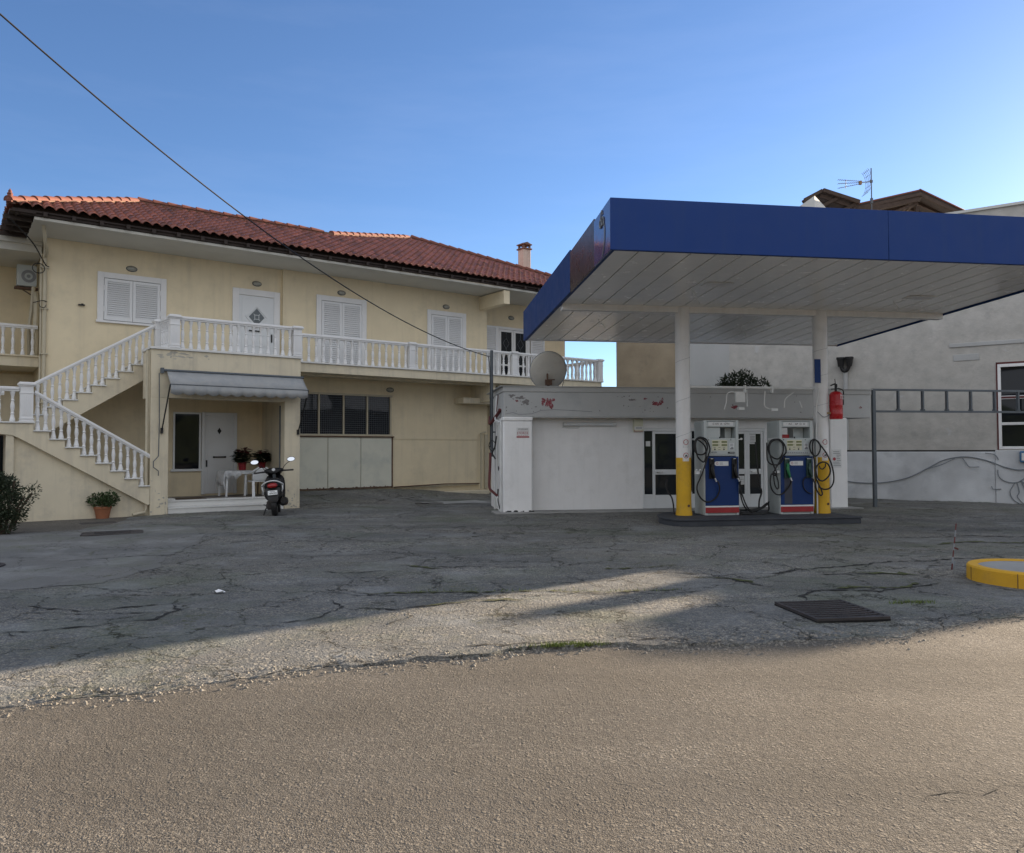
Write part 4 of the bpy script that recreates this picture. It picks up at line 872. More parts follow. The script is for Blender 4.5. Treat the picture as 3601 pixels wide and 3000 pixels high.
# satellite dish on the kiosk roof
ds=empty('satellite_dish',KP(4.16,20.9,3.29),KA,'large beige satellite dish seen from behind on the kiosk roof','satellite dish')
b=MB(); vs=[];nr=10;n=40
ax=Vector((.10,.86,.50)).normalized(); ex=Vector((1,-.05,0)); ex=(ex-ax*ax.dot(ex)).normalized(); ey=ex.cross(ax)*-1
ey=ax.cross(ex)*-1 if (ax.cross(ex)).z<0 else ax.cross(ex)
cc=Vector((0,0,.50))
for i in range(nr+1):
    r=i/nr
    for j in range(n):
        t=2*PI*j/n; vs.append(cc+ex*(.50*r*cos(t))+ey*(.57*r*sin(t))+ax*(.11*r*r-.05))
fs=[(i*n+j,i*n+(j+1)%n,(i+1)*n+(j+1)%n,(i+1)*n+j) for i in range(nr) for j in range(n)]
b.add(vs,fs); b.build('reflector',M['dish'],ds,recalc=False,smooth=3.2,solid=.008)
b=MB(); b.tube([cc+ex*(.505*cos(t))+ey*(.575*sin(t))+ax*.062 for t in [2*PI*k/40 for k in range(41)]],.011,6,False); b.build('rim',M['cablegrey'],ds)
b=MB(); c0=cc-ax*.06-ey*.10; b.box(-.09,.09,c0.y-.10,c0.y+.02,.12,.26); b.bar((-.03,c0.y-.05,.10),(-.03,c0.y-.02,.44),.05,.04); b.bar((-.1,c0.y-.06,.26),(.17,c0.y-.06,.27),.03,.03); b.tube([(0,c0.y-.06,0),(0,c0.y-.06,.2)],.03,8); b.box(-.15,.15,c0.y-.16,c0.y+.04,0,.012); b.build('mount',M['rust'],ds,bevel=.004)
b=MB(); b.tube([cc+ex*.45-ey*.28,cc+ex*.40-ey*.6],.008,6); b.tube([cc-ey*.56,cc-ey*.62+ax*.55],.014,6); b.build('arm',M['cable'],ds)
# shrub growing behind the kiosk parapet
bsh=empty('shrub',KP(10.75,22.9,2.72),KA,'dark leafy shrub showing above the kiosk roof between the columns','shrub')
leaves([(-.1,0,.95,.62,.3,.34),(-.35,0,.75,.4,.3,.25),(.62,0,.85,.28,.2,.30),(.1,0,1.2,.25,.2,.18),(-.75,0,.7,.25,.2,.2),(.35,0,.7,.6,.2,.15)],1700,.062,4).build('foliage',M['leaf2'],bsh,recalc=False,smooth=0)
b=MB()
for i in range(9): b.tube(spline([(.05*i-.2,0,-.6),(.08*i-.3,0,.3),(.2*i-.85,0,.95)],3),.014,5)
b.build('stem',M['bark'],bsh)
# ------------------------------------------------------------------ canopy
CO=(8.15,16.8,0)
can=empty('station_canopy',KP(8.15,16.8),KA,'flat blue filling station canopy on two white and yellow columns','canopy')
sl_=math.tan(R(1.9))
def cz(v): return 4.87-sl_*(v-16.8)
CU0,CU1,CV0,CV1=3.55,13.05,12.48,21.35
b=MB(); n=20; wd=(CU1-CU0-.16)/n
for i in range(n):
    a=CU0+.08+wd*i; c=a+wd-.024
    for v0,v1 in((CV0+.06,16.72),(16.88,CV1-.06)): b.add([(a,v0,cz(v0)),(c,v0,cz(v0)),(c,v1,cz(v1)),(a,v1,cz(v1)),(a,v0,cz(v0)+.04),(c,v0,cz(v0)+.04),(c,v1,cz(v1)+.04),(a,v1,cz(v1)+.04)],[(0,1,2,3),(4,7,6,5),(0,4,5,1),(1,5,6,2),(2,6,7,3),(3,7,4,0)])
b.build('ceiling',M['plank'],can,off=CO)
b=MB(); b.add([(u,v,cz(v)+d) for u in(CU0+.03,CU1-.03) for v in(CV0+.03,CV1-.03) for d in(.05,.45)],[(0,1,3,2),(4,6,7,5),(0,4,5,1),(2,3,7,6),(0,2,6,4),(1,5,7,3)]); b.build('deck',M['pole'],can,off=CO)
b=MB(); b.box(CU0+.1,CU1-.1,16.70,16.90,4.74,4.90); b.box(CU0+.02,CU1-.02,CV1-.05,CV1-.0,cz(CV1)-.02,cz(CV1)+.05); b.build('beam',M['colwhite'],can,off=CO,bevel=.006)
def fasc(name,us,v,m,z0,z1,parent=can):
    b=MB(); b.box(us[0],us[1],v-.03,v,z0,z1); return b.build(name,m,parent,off=CO,bevel=.006)
zt=cz(CV0)-.03
for us in((CU0,8.62),(8.628,CU1)): fasc('fascia_panel',us,CV0,M['blue'],zt,zt+.88)
def side(name,u,v0,v1,m,d=.03):
    b=MB(); za,zb=cz(v0)-.03,cz(v1)-.03; b.add([(x,y,z) for x in(u,u+d) for y,z in((v0,za),(v1,zb),(v1,zb+.83),(v0,za+.88))],[(0,1,2,3),(7,6,5,4),(0,4,5,1),(1,5,6,2),(2,6,7,3),(3,7,4,0)]); return b.build(name,m,can,off=CO,bevel=.006)
side('fascia_panel',CU0,CV0,13.55,M['bluegloss'])['label']='scuffed pale glossy blue fascia end panel'
side('fascia_panel',CU0,13.554,15.5,M['roofreflect'])['label']='fascia panel on the canopy side with the roof reflection painted in dark brown'
side('fascia_panel',CU0,15.504,CV1,M['bluematte'])
side('fascia_panel',CU1-.03,CV0+.01,CV1,M['bluematte'])
b=MB(); b.box(CU0,CU1,CV1,CV1+.03,cz(CV1)-.0,cz(CV1)+.8); b.build('fascia_panel',M['bluematte'],can,off=CO)
b=MB(); b.add([(u,v,cz(v)-.028+d) for u in(CU0+.031,CU0+.085) for v in(CV0+.01,CV1-.01) for d in(0,.06)],[(0,1,3,2),(4,6,7,5),(0,4,5,1),(2,3,7,6),(0,2,6,4),(1,5,7,3)])
b.box(CU0+.031,CU1-.031,CV0+.001,CV0+.06,cz(CV0)-.025,cz(CV0)+.03); b.build('edge_trim',M['bluematte'],can,off=CO)
b=MB()
for v,z in((13.05,5.58),(12.92,5.60)):
    b.tube([(CU0-.012,v+.06*cos(t),z+.07*sin(t)) for t in [2*PI*k/14 for k in range(15)]],.012,6)
b.tube(spline([(CU0-.012,13.05,5.65),(CU0-.012,12.98,5.80),(CU0-.01,12.93,5.72)],4),.01,6); b.tube(spline([(CU0-.01,12.86,5.6),(CU0-.01,12.80,5.4),(CU0-.01,12.84,5.15),(CU0-.01,12.95,4.98)],5),.008,6); b.build('cable_loop',M['cablegrey'],can,off=CO)
for uu,vv in((6.35,14.6),(11.2,15.2)):
    b=MB(); b.box(uu-.28,uu+.28,vv-.16,vv+.16,cz(vv)-.012,cz(vv)-.002); b.build('lamp_blank',M['colwhite'],can,off=CO)
b=MB()
for uu,vv in((5.9,14.9),(4.9,18.3),(10.9,15.6),(8.9,19.0),(6.15,15.4)):
    z=cz(vv); b.tube(spline([(uu,vv,z),(uu+.03,vv,z-.08),(uu+.12,vv+.05,z-.11),(uu+.16,vv,z-.22)],4),.006,5)
b.build('loose_wire',M['pipewhite'],can,off=CO)
def column(u):
    b=MB(); b.lathe([(.165,1.30),(.165,4.86)],(u,16.8,.15),28); c=b.build('column',M['colwhite'],can,off=CO)
    b=MB(); b.lathe([(.185,0),(.185,.05),(.172,.12),(.168,.30),(.168,1.30)],(u,16.8,.15),28); b.build('column_base',M['yellow'],c,off=CO)
    b=MB(); b.lathe([(.03,0),(.03,.012)],(0,0,0),10); hole=b.build('drain_hole',M['rust'],c,xf=lambda p:(u+p[0]+.05,16.8-.170+p[2]*-.0-.0+p[1]*.0+ (p[2]*-.5),.15+.22+p[1]),off=CO)
    return c
def wrap(u,r):
    """flat sign coordinates (x, depth, z) laid round a column"""
    return lambda p:(u+(r+.003-p[1])*sin(p[0]/r), 16.8-(r+.003-p[1])*cos(p[0]/r), p[2])
def safety(u,par,rot):
    W=wrap(u,.165)
    for k,z in((0,1.80),(1,1.50)):
        b=MB()
        for i in range(10): b.poly((rot-.075+.015*i,0,z-.13),(rot-.06+.015*i,0,z-.13),(rot-.06+.015*i,0,z+.085),(rot-.075+.015*i,0,z+.085))
        o=b.build('safety_sign',M['label'],par,off=CO,xf=W,recalc=False)
        b=MB(); b.ring((rot,z),.050,.062,-.002,24); b.bar((rot-.042,-.002,z+.035),(rot+.042,-.002,z-.035),.009,.001,up=(0,1,0)); b.build('red_ring',M['signred'],o,off=CO,xf=W,recalc=False)
        b=MB()
        if k==0: b.box(rot-.042,rot+.03,-.0012,-.001,z-.012,z+.002); b.tube(spline([(rot+.03,-.001,z),(rot+.02,-.001,z+.02),(rot+.035,-.001,z+.035)],3),.003,4)
        else: b.prism([(rot-.02,z-.035),(rot+.025,z-.035),(rot+.03,z-.01),(rot+.012,z+.03),(rot+.004,z+.005),(rot-.012,z+.018),(rot-.026,z-.01)],-.0014,-.001)
        for i in range(2): b.box(rot-.06,rot+.06-.02*i,-.0014,-.001,z-.10-.018*i,z-.093-.018*i)
        b.build('pictogram',M['ink'],o,off=CO,xf=W,recalc=False)
c1=column(6.46); c2=column(9.83); safety(6.46,c1,.0); safety(9.83,c2,.0)
b=MB(); b.box(9.60,9.75,16.64,16.66,3.17,3.72); b.build('blue_plate',M['bluematte'],can,off=CO,bevel=.004)
b=MB(); b.tube([(6.6,16.8,3.06),(9.68,16.8,3.05)],.032,10); 
for u in(7.95,8.62): b.box(u-.02,u+.02,16.76,16.84,2.94,3.11)
b.build('cross_pipe',M['pipewhite'],can,off=CO)
b=MB()
for P in([(7.45,2.55),(7.5,2.72),(7.52,2.90),(7.64,2.96),(7.75,2.9),(7.8,2.74)],[(8.0,3.0),(8.01,2.62)],[(8.45,2.98),(8.43,2.66),(8.52,2.58),(8.6,2.56)],[(9.15,2.95),(8.95,2.80),(8.92,2.6)],[(9.3,2.75),(9.36,2.6)]):
    b=MB(); b.tube(spline([(u,16.8,z) for u,z in P],4),.013,6); b.build('bent_conduit',M['pipewhite'],can,off=CO)
for q in((7.78,7.92,16.75,16.85,2.54,2.60),(8.58,8.74,16.75,16.85,2.52,2.58),(7.72,7.95,16.78,16.83,2.72,2.96)): b=MB(); b.box(*q); b.build('lamp_bracket',M['pipewhite'],can,off=CO)
b=MB(); b.tube([(9.63,16.66,.15),(9.63,16.66,2.35),(9.62,16.66,2.5),(9.66,16.62,2.9),(9.68,16.62,3.05)],.018,6); b.build('conduit',M['pipewhite'],can,off=CO)
b=MB(); b.tube(spline([(9.64,16.62,2.5),(9.78,16.61,2.38),(9.93,16.64,2.42),(10.0,16.7,2.52)],5),.008,5); 
for z in(2.62,3.3,3.9): b.tube([(9.83+.168*cos(t),16.8+.168*sin(t),z+.10*(t-PI)/PI*1.2+.0) for t in [PI+PI*k/10 for k in range(11)]],.003,4)
for z in(1.9,2.7,3.6): b.tube([(6.46+.168*cos(t),16.8+.168*sin(t),z+.16*(t-PI)/PI) for t in [PI+PI*k/10 for k in range(11)]],.003,4)
b.build('tie_wire',M['cablegrey'],can,off=CO)
# ------------------------------------------------------------------ island
b=MB(); P=[(5.95,15.72),(10.1,15.72),(10.15,15.8),(10.15,17.95),(5.95,17.95)]+[(5.95-.35*cos(t)*.9,16.35-.63*sin(t)) for t in [0,.4,.8,1.2]][:0]
P=[(6.1,15.72),(10.12,15.72),(10.12,17.9),(6.75,17.9),(6.25,17.55),(5.93,17.05),(5.78,16.5),(5.78,16.2),(5.86,15.92),(5.96,15.77)]
b.prism([(a-8,c-16.8) for a,c in P],-.1,.115,'xy'); isl=b.build('pump_island',M['kerb'],bevel=.012); isl.location=KP(8,16.8); isl.rotation_euler=(0,0,KA); tag(isl,'dark grey kerbed concrete island under the two fuel pumps','pump island')
b=MB(); cx=sum(p[0] for p in P)/len(P); b.prism([(a-8+(.02 if a>cx else -.02),c-16.8-(.02 if c<16.8 else -.02)) for a,c in P],.116,.15,'xy'); b.build('coping',M['kerb'],isl,bevel=.01)
# ------------------------------------------------------------------ fuel pumps
PW=.82
def zx(x,y): return ((x-570)/648.0,(1555-y)/648.0)     # drawing grid of the pump front -> metres
def fuel_pump(u,v,label,kind):
    p=empty('fuel_pump',KP(u,v,.15),KA,label,'fuel pump','fuel pumps on the island')
    D=.62
    b=MB(); b.box(0,.07,0,.10,0,2.14); b.box(PW-.07,PW,0,.10,0,2.14); b.box(.0,PW,0,.10,2.12,2.145); b.build('frame',M['pumpgrey'],p,bevel=.015)
    b=MB(); b.box(.002,.05,.10,D,0,2.13); b.build('side_panel',M['pumpside'],p,bevel=.02)
    b=MB(); b.box(PW-.05,PW-.002,.10,D,0,2.13); b.build('side_panel',M['pumpside'],p,bevel=.02)
    b=MB(); b.box(.05,PW-.05,.10,D,1.99,2.14); b.box(.07,PW-.07,.01,.10,1.99,2.115); b.box(.05,PW-.05,.12,D,0,1.74); b.build('casing',M['pumpgrey'],p,bevel=.01)
    b=MB(); b.box(.10,PW-.13,.003,.0095,2.02,2.10); hd=b.build('header_label',M['label'],p)
    txt({1:"C'ΛΛ  A · Ω\"H",2:"·  ΛΛ .  AP  Ω  H"}[kind],.062,M['ink'],hd,(.40,.0005,2.06),sx=1.05)
    for q in([(.07,.40,.06,.10),(PW-.22,PW-.07,.25,D-.05)] if kind==1 else [(.5,PW-.07,.3,D-.05)]): b=MB(); b.box(*q,1.745,1.985); b.build('window_panel',M['pumpgrey'],p)
    b=MB()
    if kind==2: b.prism([(.18,1.745),(.45,1.745),(.45,1.83),(.30,1.83),(.20,1.79)],.4,.5); b.build('red_box',M['red'],p)
    else: b.box(.44,.58,.45,.5,1.80,1.96); b.build('card_holder',M['label'],p)
    # head
    b=MB(); b.box(.072,PW-.072,.0,.12,1.375,1.74); b.box(.06,PW-.06,.012,.12,1.34,1.374); h=b.build('display_head',M['pumpgrey'],p,bevel=.008)
    b=MB(); b.box(.175,.545,-.006,-.001,1.46,1.70); b.build('display_plate',M['beige'],h,bevel=.004)
    b=MB()
    for a in(.19,.405): 
        for z in(1.635,1.565): b.box(a,a+.13,-.010,-.0062,z,z+.036)
    b.build('lcd',M['lcd'],h)
    b=MB()
    for a in(.245,.46): b.ring((a,1.487),0,.019,-.008,14)
    for a in(.10,.63): b.ring((a,1.70),0,.013,-.002,12)
    for a,z in((.24,1.528),(.46,1.528),(.35,1.528),(.35,1.475),(.33,1.65),(.33,1.58)): b.box(a-.025,a+.03,-.0075,-.0062,z,z+.008)
    b.box(.35,.375,-.012,-.001,1.735,1.77); b.build('key',M['ink'],h)
    b=MB(); b.box(.595,.70,-.006,-.001,1.48,1.63); b.build('card_slot',M['plasticwhite'],h)
    b=MB(); b.box(.61,.685,-.009,-.0062,1.485,1.50); b.prism([(.60,1.5),(.69,1.5),(.69,1.52),(.655,1.545)],-.009,-.0062)
    for k in range(4): b.box(.61,.68,-.009,-.0062,1.56+.015*k,1.567+.015*k)
    b.build('print_lines',M['inkgrey'],h)
    if kind==1:
        txt('DIESEL',.05,M['ink'],h,(.215,-.002,1.415),sx=1.25)
        b=MB(); b.box(.555,.715,-.004,-.001,1.39,1.43); o=b.build('black_label',M['blackplastic'],h); b=MB(); b.box(.60,.70,-.006,-.0042,1.405,1.413); b.build('print_lines',M['label'],o)
    else:
        b=MB()
        for i in range(13): b.box(.12+.045*i,.12+.045*i+.026,-.003,-.001,1.395,1.418)
        b.build('print_lines',M['inkgrey'],h)
    # door
    b=MB(); b.box(.012,PW-.012,-.012,.11,.215,1.325); dr=b.build('door',M['pumpblue'],p,bevel=.01)
    b=MB(); b.box(.012,PW-.012,-.012,.11,.18,.214); b.build('white_stripe',M['label'],p)
    b=MB(); b.box(.012,PW-.012,-.012,.11,.055,.179); b.build('red_band',M['pumpred'],p,bevel=.004)
    b=MB(); b.box(.05,PW-.05,.03,.1,0,.054); b.build('base_plinth',M['pumpside'],p)
    b=MB(); b.tube([(.0,.02,0),(PW,.02,0)],.0) if False else None
    # sticker with a small red roundel
    P=[(.56,1.115),(.56,1.215),(.28,1.215)]+[(.28-.05*sin(t),1.165+.05*cos(t)) for t in [PI*k/8 for k in range(1,8)]]+[(.28,1.115)]
    b=MB(); b.prism(P,-.016,-.0125); s_=b.build('sticker',M['label'],p)
    b=MB(); b.ring((.295,1.167),.021,.029,-.017,18,.5,5.9); b.box(.296,.318,-.0172,-.0164,1.163,1.171); b.build('roundel',M['signred'],s_)
    b=MB()
    for k in range(4): b.box(.35,.43,-.0172,-.0164,1.14+.016*k,1.145+.016*k)
    b.build('print_lines',M['inkgrey'],s_)
    if kind==2:
        b=MB(); b.box(.10,.29,-.0135,-.0122,.24,.86); b.build('worn_strip',mat('grey worn film',(.045,.05,.07),.6,.2,4),p)
    # holsters and nozzles
    for k,(a,c) in enumerate(((.095,1.02),(.635,1.02))):
        hm=M['black'] if kind==1 else M['greenbox']
        b=MB(); b.box(a,a+.115,-.03,-.0125,1.02-.19,1.02+.27); b.box(a,a+.115,-.055,-.031,1.02+.235,1.02+.27); b.box(a,a+.02,-.06,-.031,.83,1.255); b.box(a+.095,a+.115,-.06,-.031,.83,1.255); ho=b.build('holster',hm,p,bevel=.004)
        if kind==2: b=MB(); b.box(a+.005,a+.11,-.058,-.0555,1.26,1.275); b.build('holster_lip',M['pumpgrey'],ho)
        else: b=MB(); b.box(a+.03,a+.085,-.058,-.0555,1.27,1.282); b.build('holster_lip',M['label'],ho)
        nm=M['black'] if kind==1 else (M['green'] if k==0 else M['greenbox'])
        b=MB(); b.tube([(a+.055,-.06,1.16),(a+.06,-.075,1.05),(a+.085,-.085,.93),(a+.105,-.09,.84)],[.022,.034,.030,.022],10); b.tube([(a+.05,-.07,1.13),(a+.02,-.10,1.05),(a+.04,-.11,.95),(a+.085,-.1,.88)],.011,8); b.box(a+.03,a+.085,-.10,-.05,1.02,1.16)
        nzl=b.build('nozzle',nm,p,bevel=.006)
        b=MB(); b.tube([(a+.105,-.09,.84),(a+.145,-.095,.76)],[.020,.014],10)
        for q in range(3): b.tube([(a+.112+.013*q,-.0915,.83-.028*q),(a+.115+.013*q,-.0915,.822-.028*q)],.024,10)
        b.build('swivel',M['steel'],nzl)
    return p
p1=fuel_pump(6.88,16.6,'diesel fuel pump by the left column with black nozzles and blue door',1)
p2=fuel_pump(8.67,16.57,'fuel pump by the right column with green nozzles and a red box in its window',2)
def hose(par,pts,v0=-.05,r=.017,k=6,name='hose'):
    P=[]
    for i,q in enumerate(pts):
        x,z=zx(q[0],q[1]); P.append((x,q[2] if len(q)>2 else v0,max(z,.02)))
    b=MB(); b.tube(spline(P,k),r,8); return b.build(name,M['black'],par)
hose(p1,[(738,1050,-.10),(770,1130,-.09),(772,1210,-.06),(735,1290,-.04),(660,1345,-.03),(575,1352,-.04),(495,1300,-.05),(440,1200,-.06),(436,1110,-.07),(480,1010,-.08),(540,860,-.09),(590,720,-.08),(636,610,-.06),(628,540,-.06),(585,450,-.06),(500,415,-.05),(430,450,-.04),(405,540,-.03),(430,640,-.03),(500,670,-.04),(570,640,-.05),(600,560,-.06),(570,470,-.05),(490,430,-.07),(425,470,-.08),(412,570,-.09),(440,690,-.09),(500,760,-.09),(545,770,-.08),(580,700,-.04),(590,600,-.01),(560,520,0),(470,445,.02)])
hose(p1,[(395,480,.25),(405,640,.2),(410,900,.15),(408,1180,.12),(410,1200,.1)],r=.02)
hose(p1,[(1092,1050,-.1),(1085,1130,-.08),(1100,1220,-.06),(1125,1330,-.04),(1180,1440,-.02),(1260,1500,-.0),(1400,1540,.02),(1520,1545,.1)],r=.017)
hose(p1,[(1088,1000,-.03),(1100,1150,-.05),(1160,1330,-.04),(1230,1460,-.03),(1330,1490,.0),(1480,1470,.1),(1600,1430,.25)])
hose(p1,[(1100,1480,.05),(1230,1485,.05),(1400,1470,.08),(1560,1430,.15),(1660,1385,.3)],r=.019)
hose(p1,[(1100,1530,0),(1250,1550,-.04),(1450,1548,-.02),(1580,1500,.08),(1650,1400,.3)],r=.019)
hose(p1,[(1105,1500,.02),(1220,1530,.0),(1380,1500,.05),(1500,1440,.1),(1620,1400,.28)],r=.02)
hose(p1,[(180,1050,.75),(145,1130,.7),(150,1230,.6),(180,1300,.5),(160,1400,.3),(145,1530,.2)],r=.018)
b=MB(); b.box(-.17,-.07,-.03,.3,1.70,1.735); b.build('hose_hook',M['label'],p1); 
b=MB(); b.box(PW-.02,PW+.06,.0,.02,1.70,1.72); b.ell((PW+.06,.0,1.72),(.03,.03,.025),10,6); b.build('hose_hook',M['label'],p1)
b=MB(); b.box(-.22,-.12,-.02,.05,.93,1.0); b.ell((-.2,-.02,1.02),(.03,.03,.02),8,6); b.ell((-.12,-.02,1.02),(.03,.03,.02),8,6); b.build('coupling',M['plasticwhite'],p1)
o2=(465-570)  # second pump grid offset
def h2(pts,**k): return hose(p2,[(q[0]+105,q[1]+15)+tuple(q[2:]) for q in pts],**k)
h2([(605,1040,-.10),(600,1090,-.08),(570,1150,-.05),(510,1220,-.03),(440,1248,-.04),(370,1230,-.06),(310,1160,-.07),(285,1060,-.08),(300,960,-.08),(350,900,-.08),(420,780,-.08),(480,690,-.07),(545,620,-.06),(530,520,-.05),(470,445,-.05),(400,428,-.05),(320,450,-.04),(275,540,-.04),(290,640,-.04),(350,705,-.05),(430,715,-.06),(490,640,-.06),(505,540,-.06),(470,470,-.07),(400,440,-.08),(310,470,-.09),(272,560,-.09),(290,680,-.09),(340,820,-.09),(372,900,-.1),(375,960,-.1),(320,950,-.1)])
h2([(265,480,.0),(262,720,-.02),(300,790,-.05),(370,808,-.06),(440,790,-.07),(530,690,-.06)],r=.016)
h2([(340,900,-.07),(335,1000,-.1),(350,1100,-.1),(385,1160,-.1),(408,1130,-.1),(400,1040,-.1),(370,950,-.09),(330,900,-.08)],r=.015)
h2([(200,470,.35),(190,640,.3),(200,900,.25),(220,1160,.2),(232,1190,.2)],r=.02); h2([(230,1160,.2),(235,1230,.2),(200,1340,.2),(175,1480,.15)],r=.02)
h2([(890,980,-.09),(840,1000,-.06),(815,1060,-.04),(830,1150,-.03),(880,1210,-.03),(950,1240,-.04)],r=.012)
h2([(940,1000,-.09),(965,1080,-.14),(990,1180,-.15),(1040,1255,-.16),(1075,1240,-.16),(1060,1170,-.15),(1000,1050,-.15),(975,960,-.14),(1000,830,-.14),(1080,770,-.15),(1160,790,-.16),(1205,870,-.16),(1190,960,-.16),(1120,1030,-.16),(1060,1045,-.16),(1005,1000,-.15),(985,900,-.14),(980,780,-.12),(960,660,-.1),(950,560,-.1),(960,470,-.1),(1000,440,-.1),(1060,490,-.1),(1075,580,-.1),(1030,665,-.1),(980,675,-.1),(930,620,-.09),(915,530,-.08),(940,455,-.08),(1000,435,-.09),(1080,530,-.12),(1170,660,-.14),(1230,800,-.15),(1260,960,-.16),(1250,1080,-.16),(1190,1155,-.16),(1100,1170,-.16),(1020,1130,-.15)])
h2([(1035,820,-.15),(1050,860,-.16),(1090,870,-.16),(1130,830,-.16),(1130,790,-.16)],r=.014)
b=MB(); b.box(-.18,-.05,-.03,.2,1.70,1.74); b.box(-.13,-.02,-.02,.05,.94,1.0); b.ell((-.09,-.02,1.05),(.025,.025,.022),8,6); b.build('hose_hook',M['label'],p2)
b=MB(); b.box(PW,PW+.09,-.1,.0,1.69,1.71); b.build('hose_hook',M['label'],p2)
# ------------------------------------------------------------------ fire extinguisher on the right column
ex_=empty('fire_extinguisher',KP(10.13,16.66,2.33),KA,'red fire extinguisher strapped high on the right canopy column','fire extinguisher')
b=MB(); b.lathe([(.135,0),(.145,.02),(.147,.10),(.150,.11),(.150,.13),(.146,.14),(.146,.30),(.150,.31),(.150,.33),(.146,.34),(.146,.56),(.130,.60),(.09,.635),(.035,.65)],(0,0,0),24); b.build('cylinder',M['red'],ex_)
b=MB(); b.lathe([(.03,.65),(.03,.73),(.02,.75)],(0,0,0),12); b.bar((-.12,0,.70),(.06,0,.715),.022); b.bar((-.13,0,.78),(.0,0,.83),.02,.03); b.bar((0,0,.74),(-.02,0,.94),.012); b.box(-.02,.03,-.02,.02,.74,.82); b.build('valve',M['blackplastic'],ex_)
b=MB(); b.box(-.24,-.13,-.02,.03,.12,.16); b.build('bracket',mat('tan wood block',(.35,.25,.13),.7,.2,5),ex_)
txt('ΠΣ',.13,M['label'],ex_,(.075,-.1335,.50),rot=(PI/2,0,.45),sx=.8)
b=MB(); b.tube(spline([(.03,-.03,.72),(.12,-.10,.66),(.155,-.06,.5),(.15,-.06,.33)],5),.013,6); b.build('hose',M['black'],ex_)
# steel frame at the right
b=MB(); b.bar((0,0,0),(0,0,3.33),.09,.09); b.bar((0,0,3.30),(5.2,0,3.30),.05,.06); b.bar((0,0,2.69),(5.2,0,2.69),.05,.06)
for i in range(6): x=.76*(i+1); b.bar((x,0,2.72),(x,0,3.27),.085,.05); b.box(x-.06,x+.06,-.03,.03,2.72,2.76)
b.bar((5.2,0,0),(5.2,0,3.33),.09,.09); fr_=b.build('steel_frame',M['pole'],bevel=.004); fr_.location=KP(13.3,20.0); fr_.rotation_euler=(0,0,KA); tag(fr_,'tall dark steel frame with ladder-like top rail by the grey wall','frame')
# ------------------------------------------------------------------ grey building at the right
WA=R(-35.0)   # wall direction: x right, towards the camera
def WP(t,d,z=0):   # t along the wall, d behind its face
    return Vector((13.5+.819*t+.574*d, 24.2-.574*t+.819*d, z))
WO=(-4,0,0)
gb=empty('grey_building',WP(-4,0),WA,'tall rough grey rendered building behind the station with a shop window at its right','building')
def wb(b,name,m,parent=None,**k): return b.build(name,m,parent or gb,off=WO,**k)
def hole_wall(b,x0,x1,z0,z1,hx0,hx1,hz0,hz1,y0,y1):
    b.box(x0,hx0,y0,y1,z0,z1); b.box(hx1,x1,y0,y1,z0,z1); b.box(hx0,hx1,y0,y1,z0,hz0); b.box(hx0,hx1,y0,y1,hz1,z1)
b=MB(); hole_wall(b,-6.81,3.35,-.5,8.95,1.46,3.2,1.62,4.18,0,.3); b.box(3.05,3.35,.3,14,-.5,8.95); wb(b,'wall',M['stonegrey'])
b=MB(); b.box(-8.79,-6.813,.004,.3,-.5,8.93); wb(b,'wall',M['smoothgrey'])
b=MB(); b.box(-11.4,-8.793,.0,.3,-.5,8.0); b.box(-11.4,-11.1,.3,12,-.5,8.0); wb(b,'wall',M['stonebrown'])['label']='brown rough rendered end wall'
b=MB(); b.box(-11.4,3.35,13.8,14,-.5,8.95); b.box(-11.3,3.3,.1,14,8.96,9.06) ; wb(b,'flat_roof',M['smoothgrey'])
b=MB(); b.box(-3.6,3.42,-.06,.2,8.94,9.02); wb(b,'roof_edge',M['farwhite'])
b=MB(); b.box(-5.1,-4.0,1.0,8,9.0,10.05); b.add([(-5.1,1,10.05),(-4.0,1,10.65),(-4.0,8,10.65),(-5.1,8,10.05),(-5.1,1,9.9),(-4.0,1,9.9),(-4.0,8,9.9),(-5.1,8,9.9)],[(0,1,2,3),(0,4,5,1),(1,5,6,2),(2,6,7,3),(3,7,4,0)]); wb(b,'parapet_block',M['farwhite'])
b=MB(); b.box(-2.9,1.36,-.09,-.001,-.5,1.54); b.box(1.362,3.40,-.13,-.001,-.5,1.58); b.box(-6.5,-2.9,-.09,-.001,-.5,1.54); wb(b,'plinth',M['bluewash'],bevel=.015)
b=MB(); b.box(-6.5,1.36,-.05,-.001,1.541,1.59); wb(b,'damp_joint',M['crack'])
b=MB(); b.box(.2,3.35,-.035,-.001,4.78,4.90); b.box(.3,1.0,-.02,-.001,4.35,4.55); wb(b,'string_course',M['smoothgrey'],bevel=.01)
b=MB(); b.tube(spline([(-8.6,-.06,-.3),(-8.6,-.06,8.9)],1),.12,10); wb(b,'downpipe',M['pole'])
b=MB(); b.tube(spline([(-2.84,-.05,1.6),(-2.84,-.05,3.9),(-2.84,-.06,4.25)],4),.07,10); b.tube([(-3.1,-.06,1.6),(-3.1,-.06,3.4)],.04,8); wb(b,'flue_pipe',M['smoothgrey'])
b=MB()
for dx in(-.13,.13): b.tube([(-2.84+dx,-.12,4.38),(-2.84+dx,-.12,4.62)],[.09,.12],10); b.tube([(-2.84+dx,-.12,4.62),(-2.84+dx,-.12,4.69)],[.14,.14],10)
b.tube(spline([(-2.97,-.12,4.4),(-2.9,-.12,4.25),(-2.78,-.12,4.25),(-2.71,-.12,4.4)],4),.06,8); wb(b,'vent_cowl',M['blackplastic'])
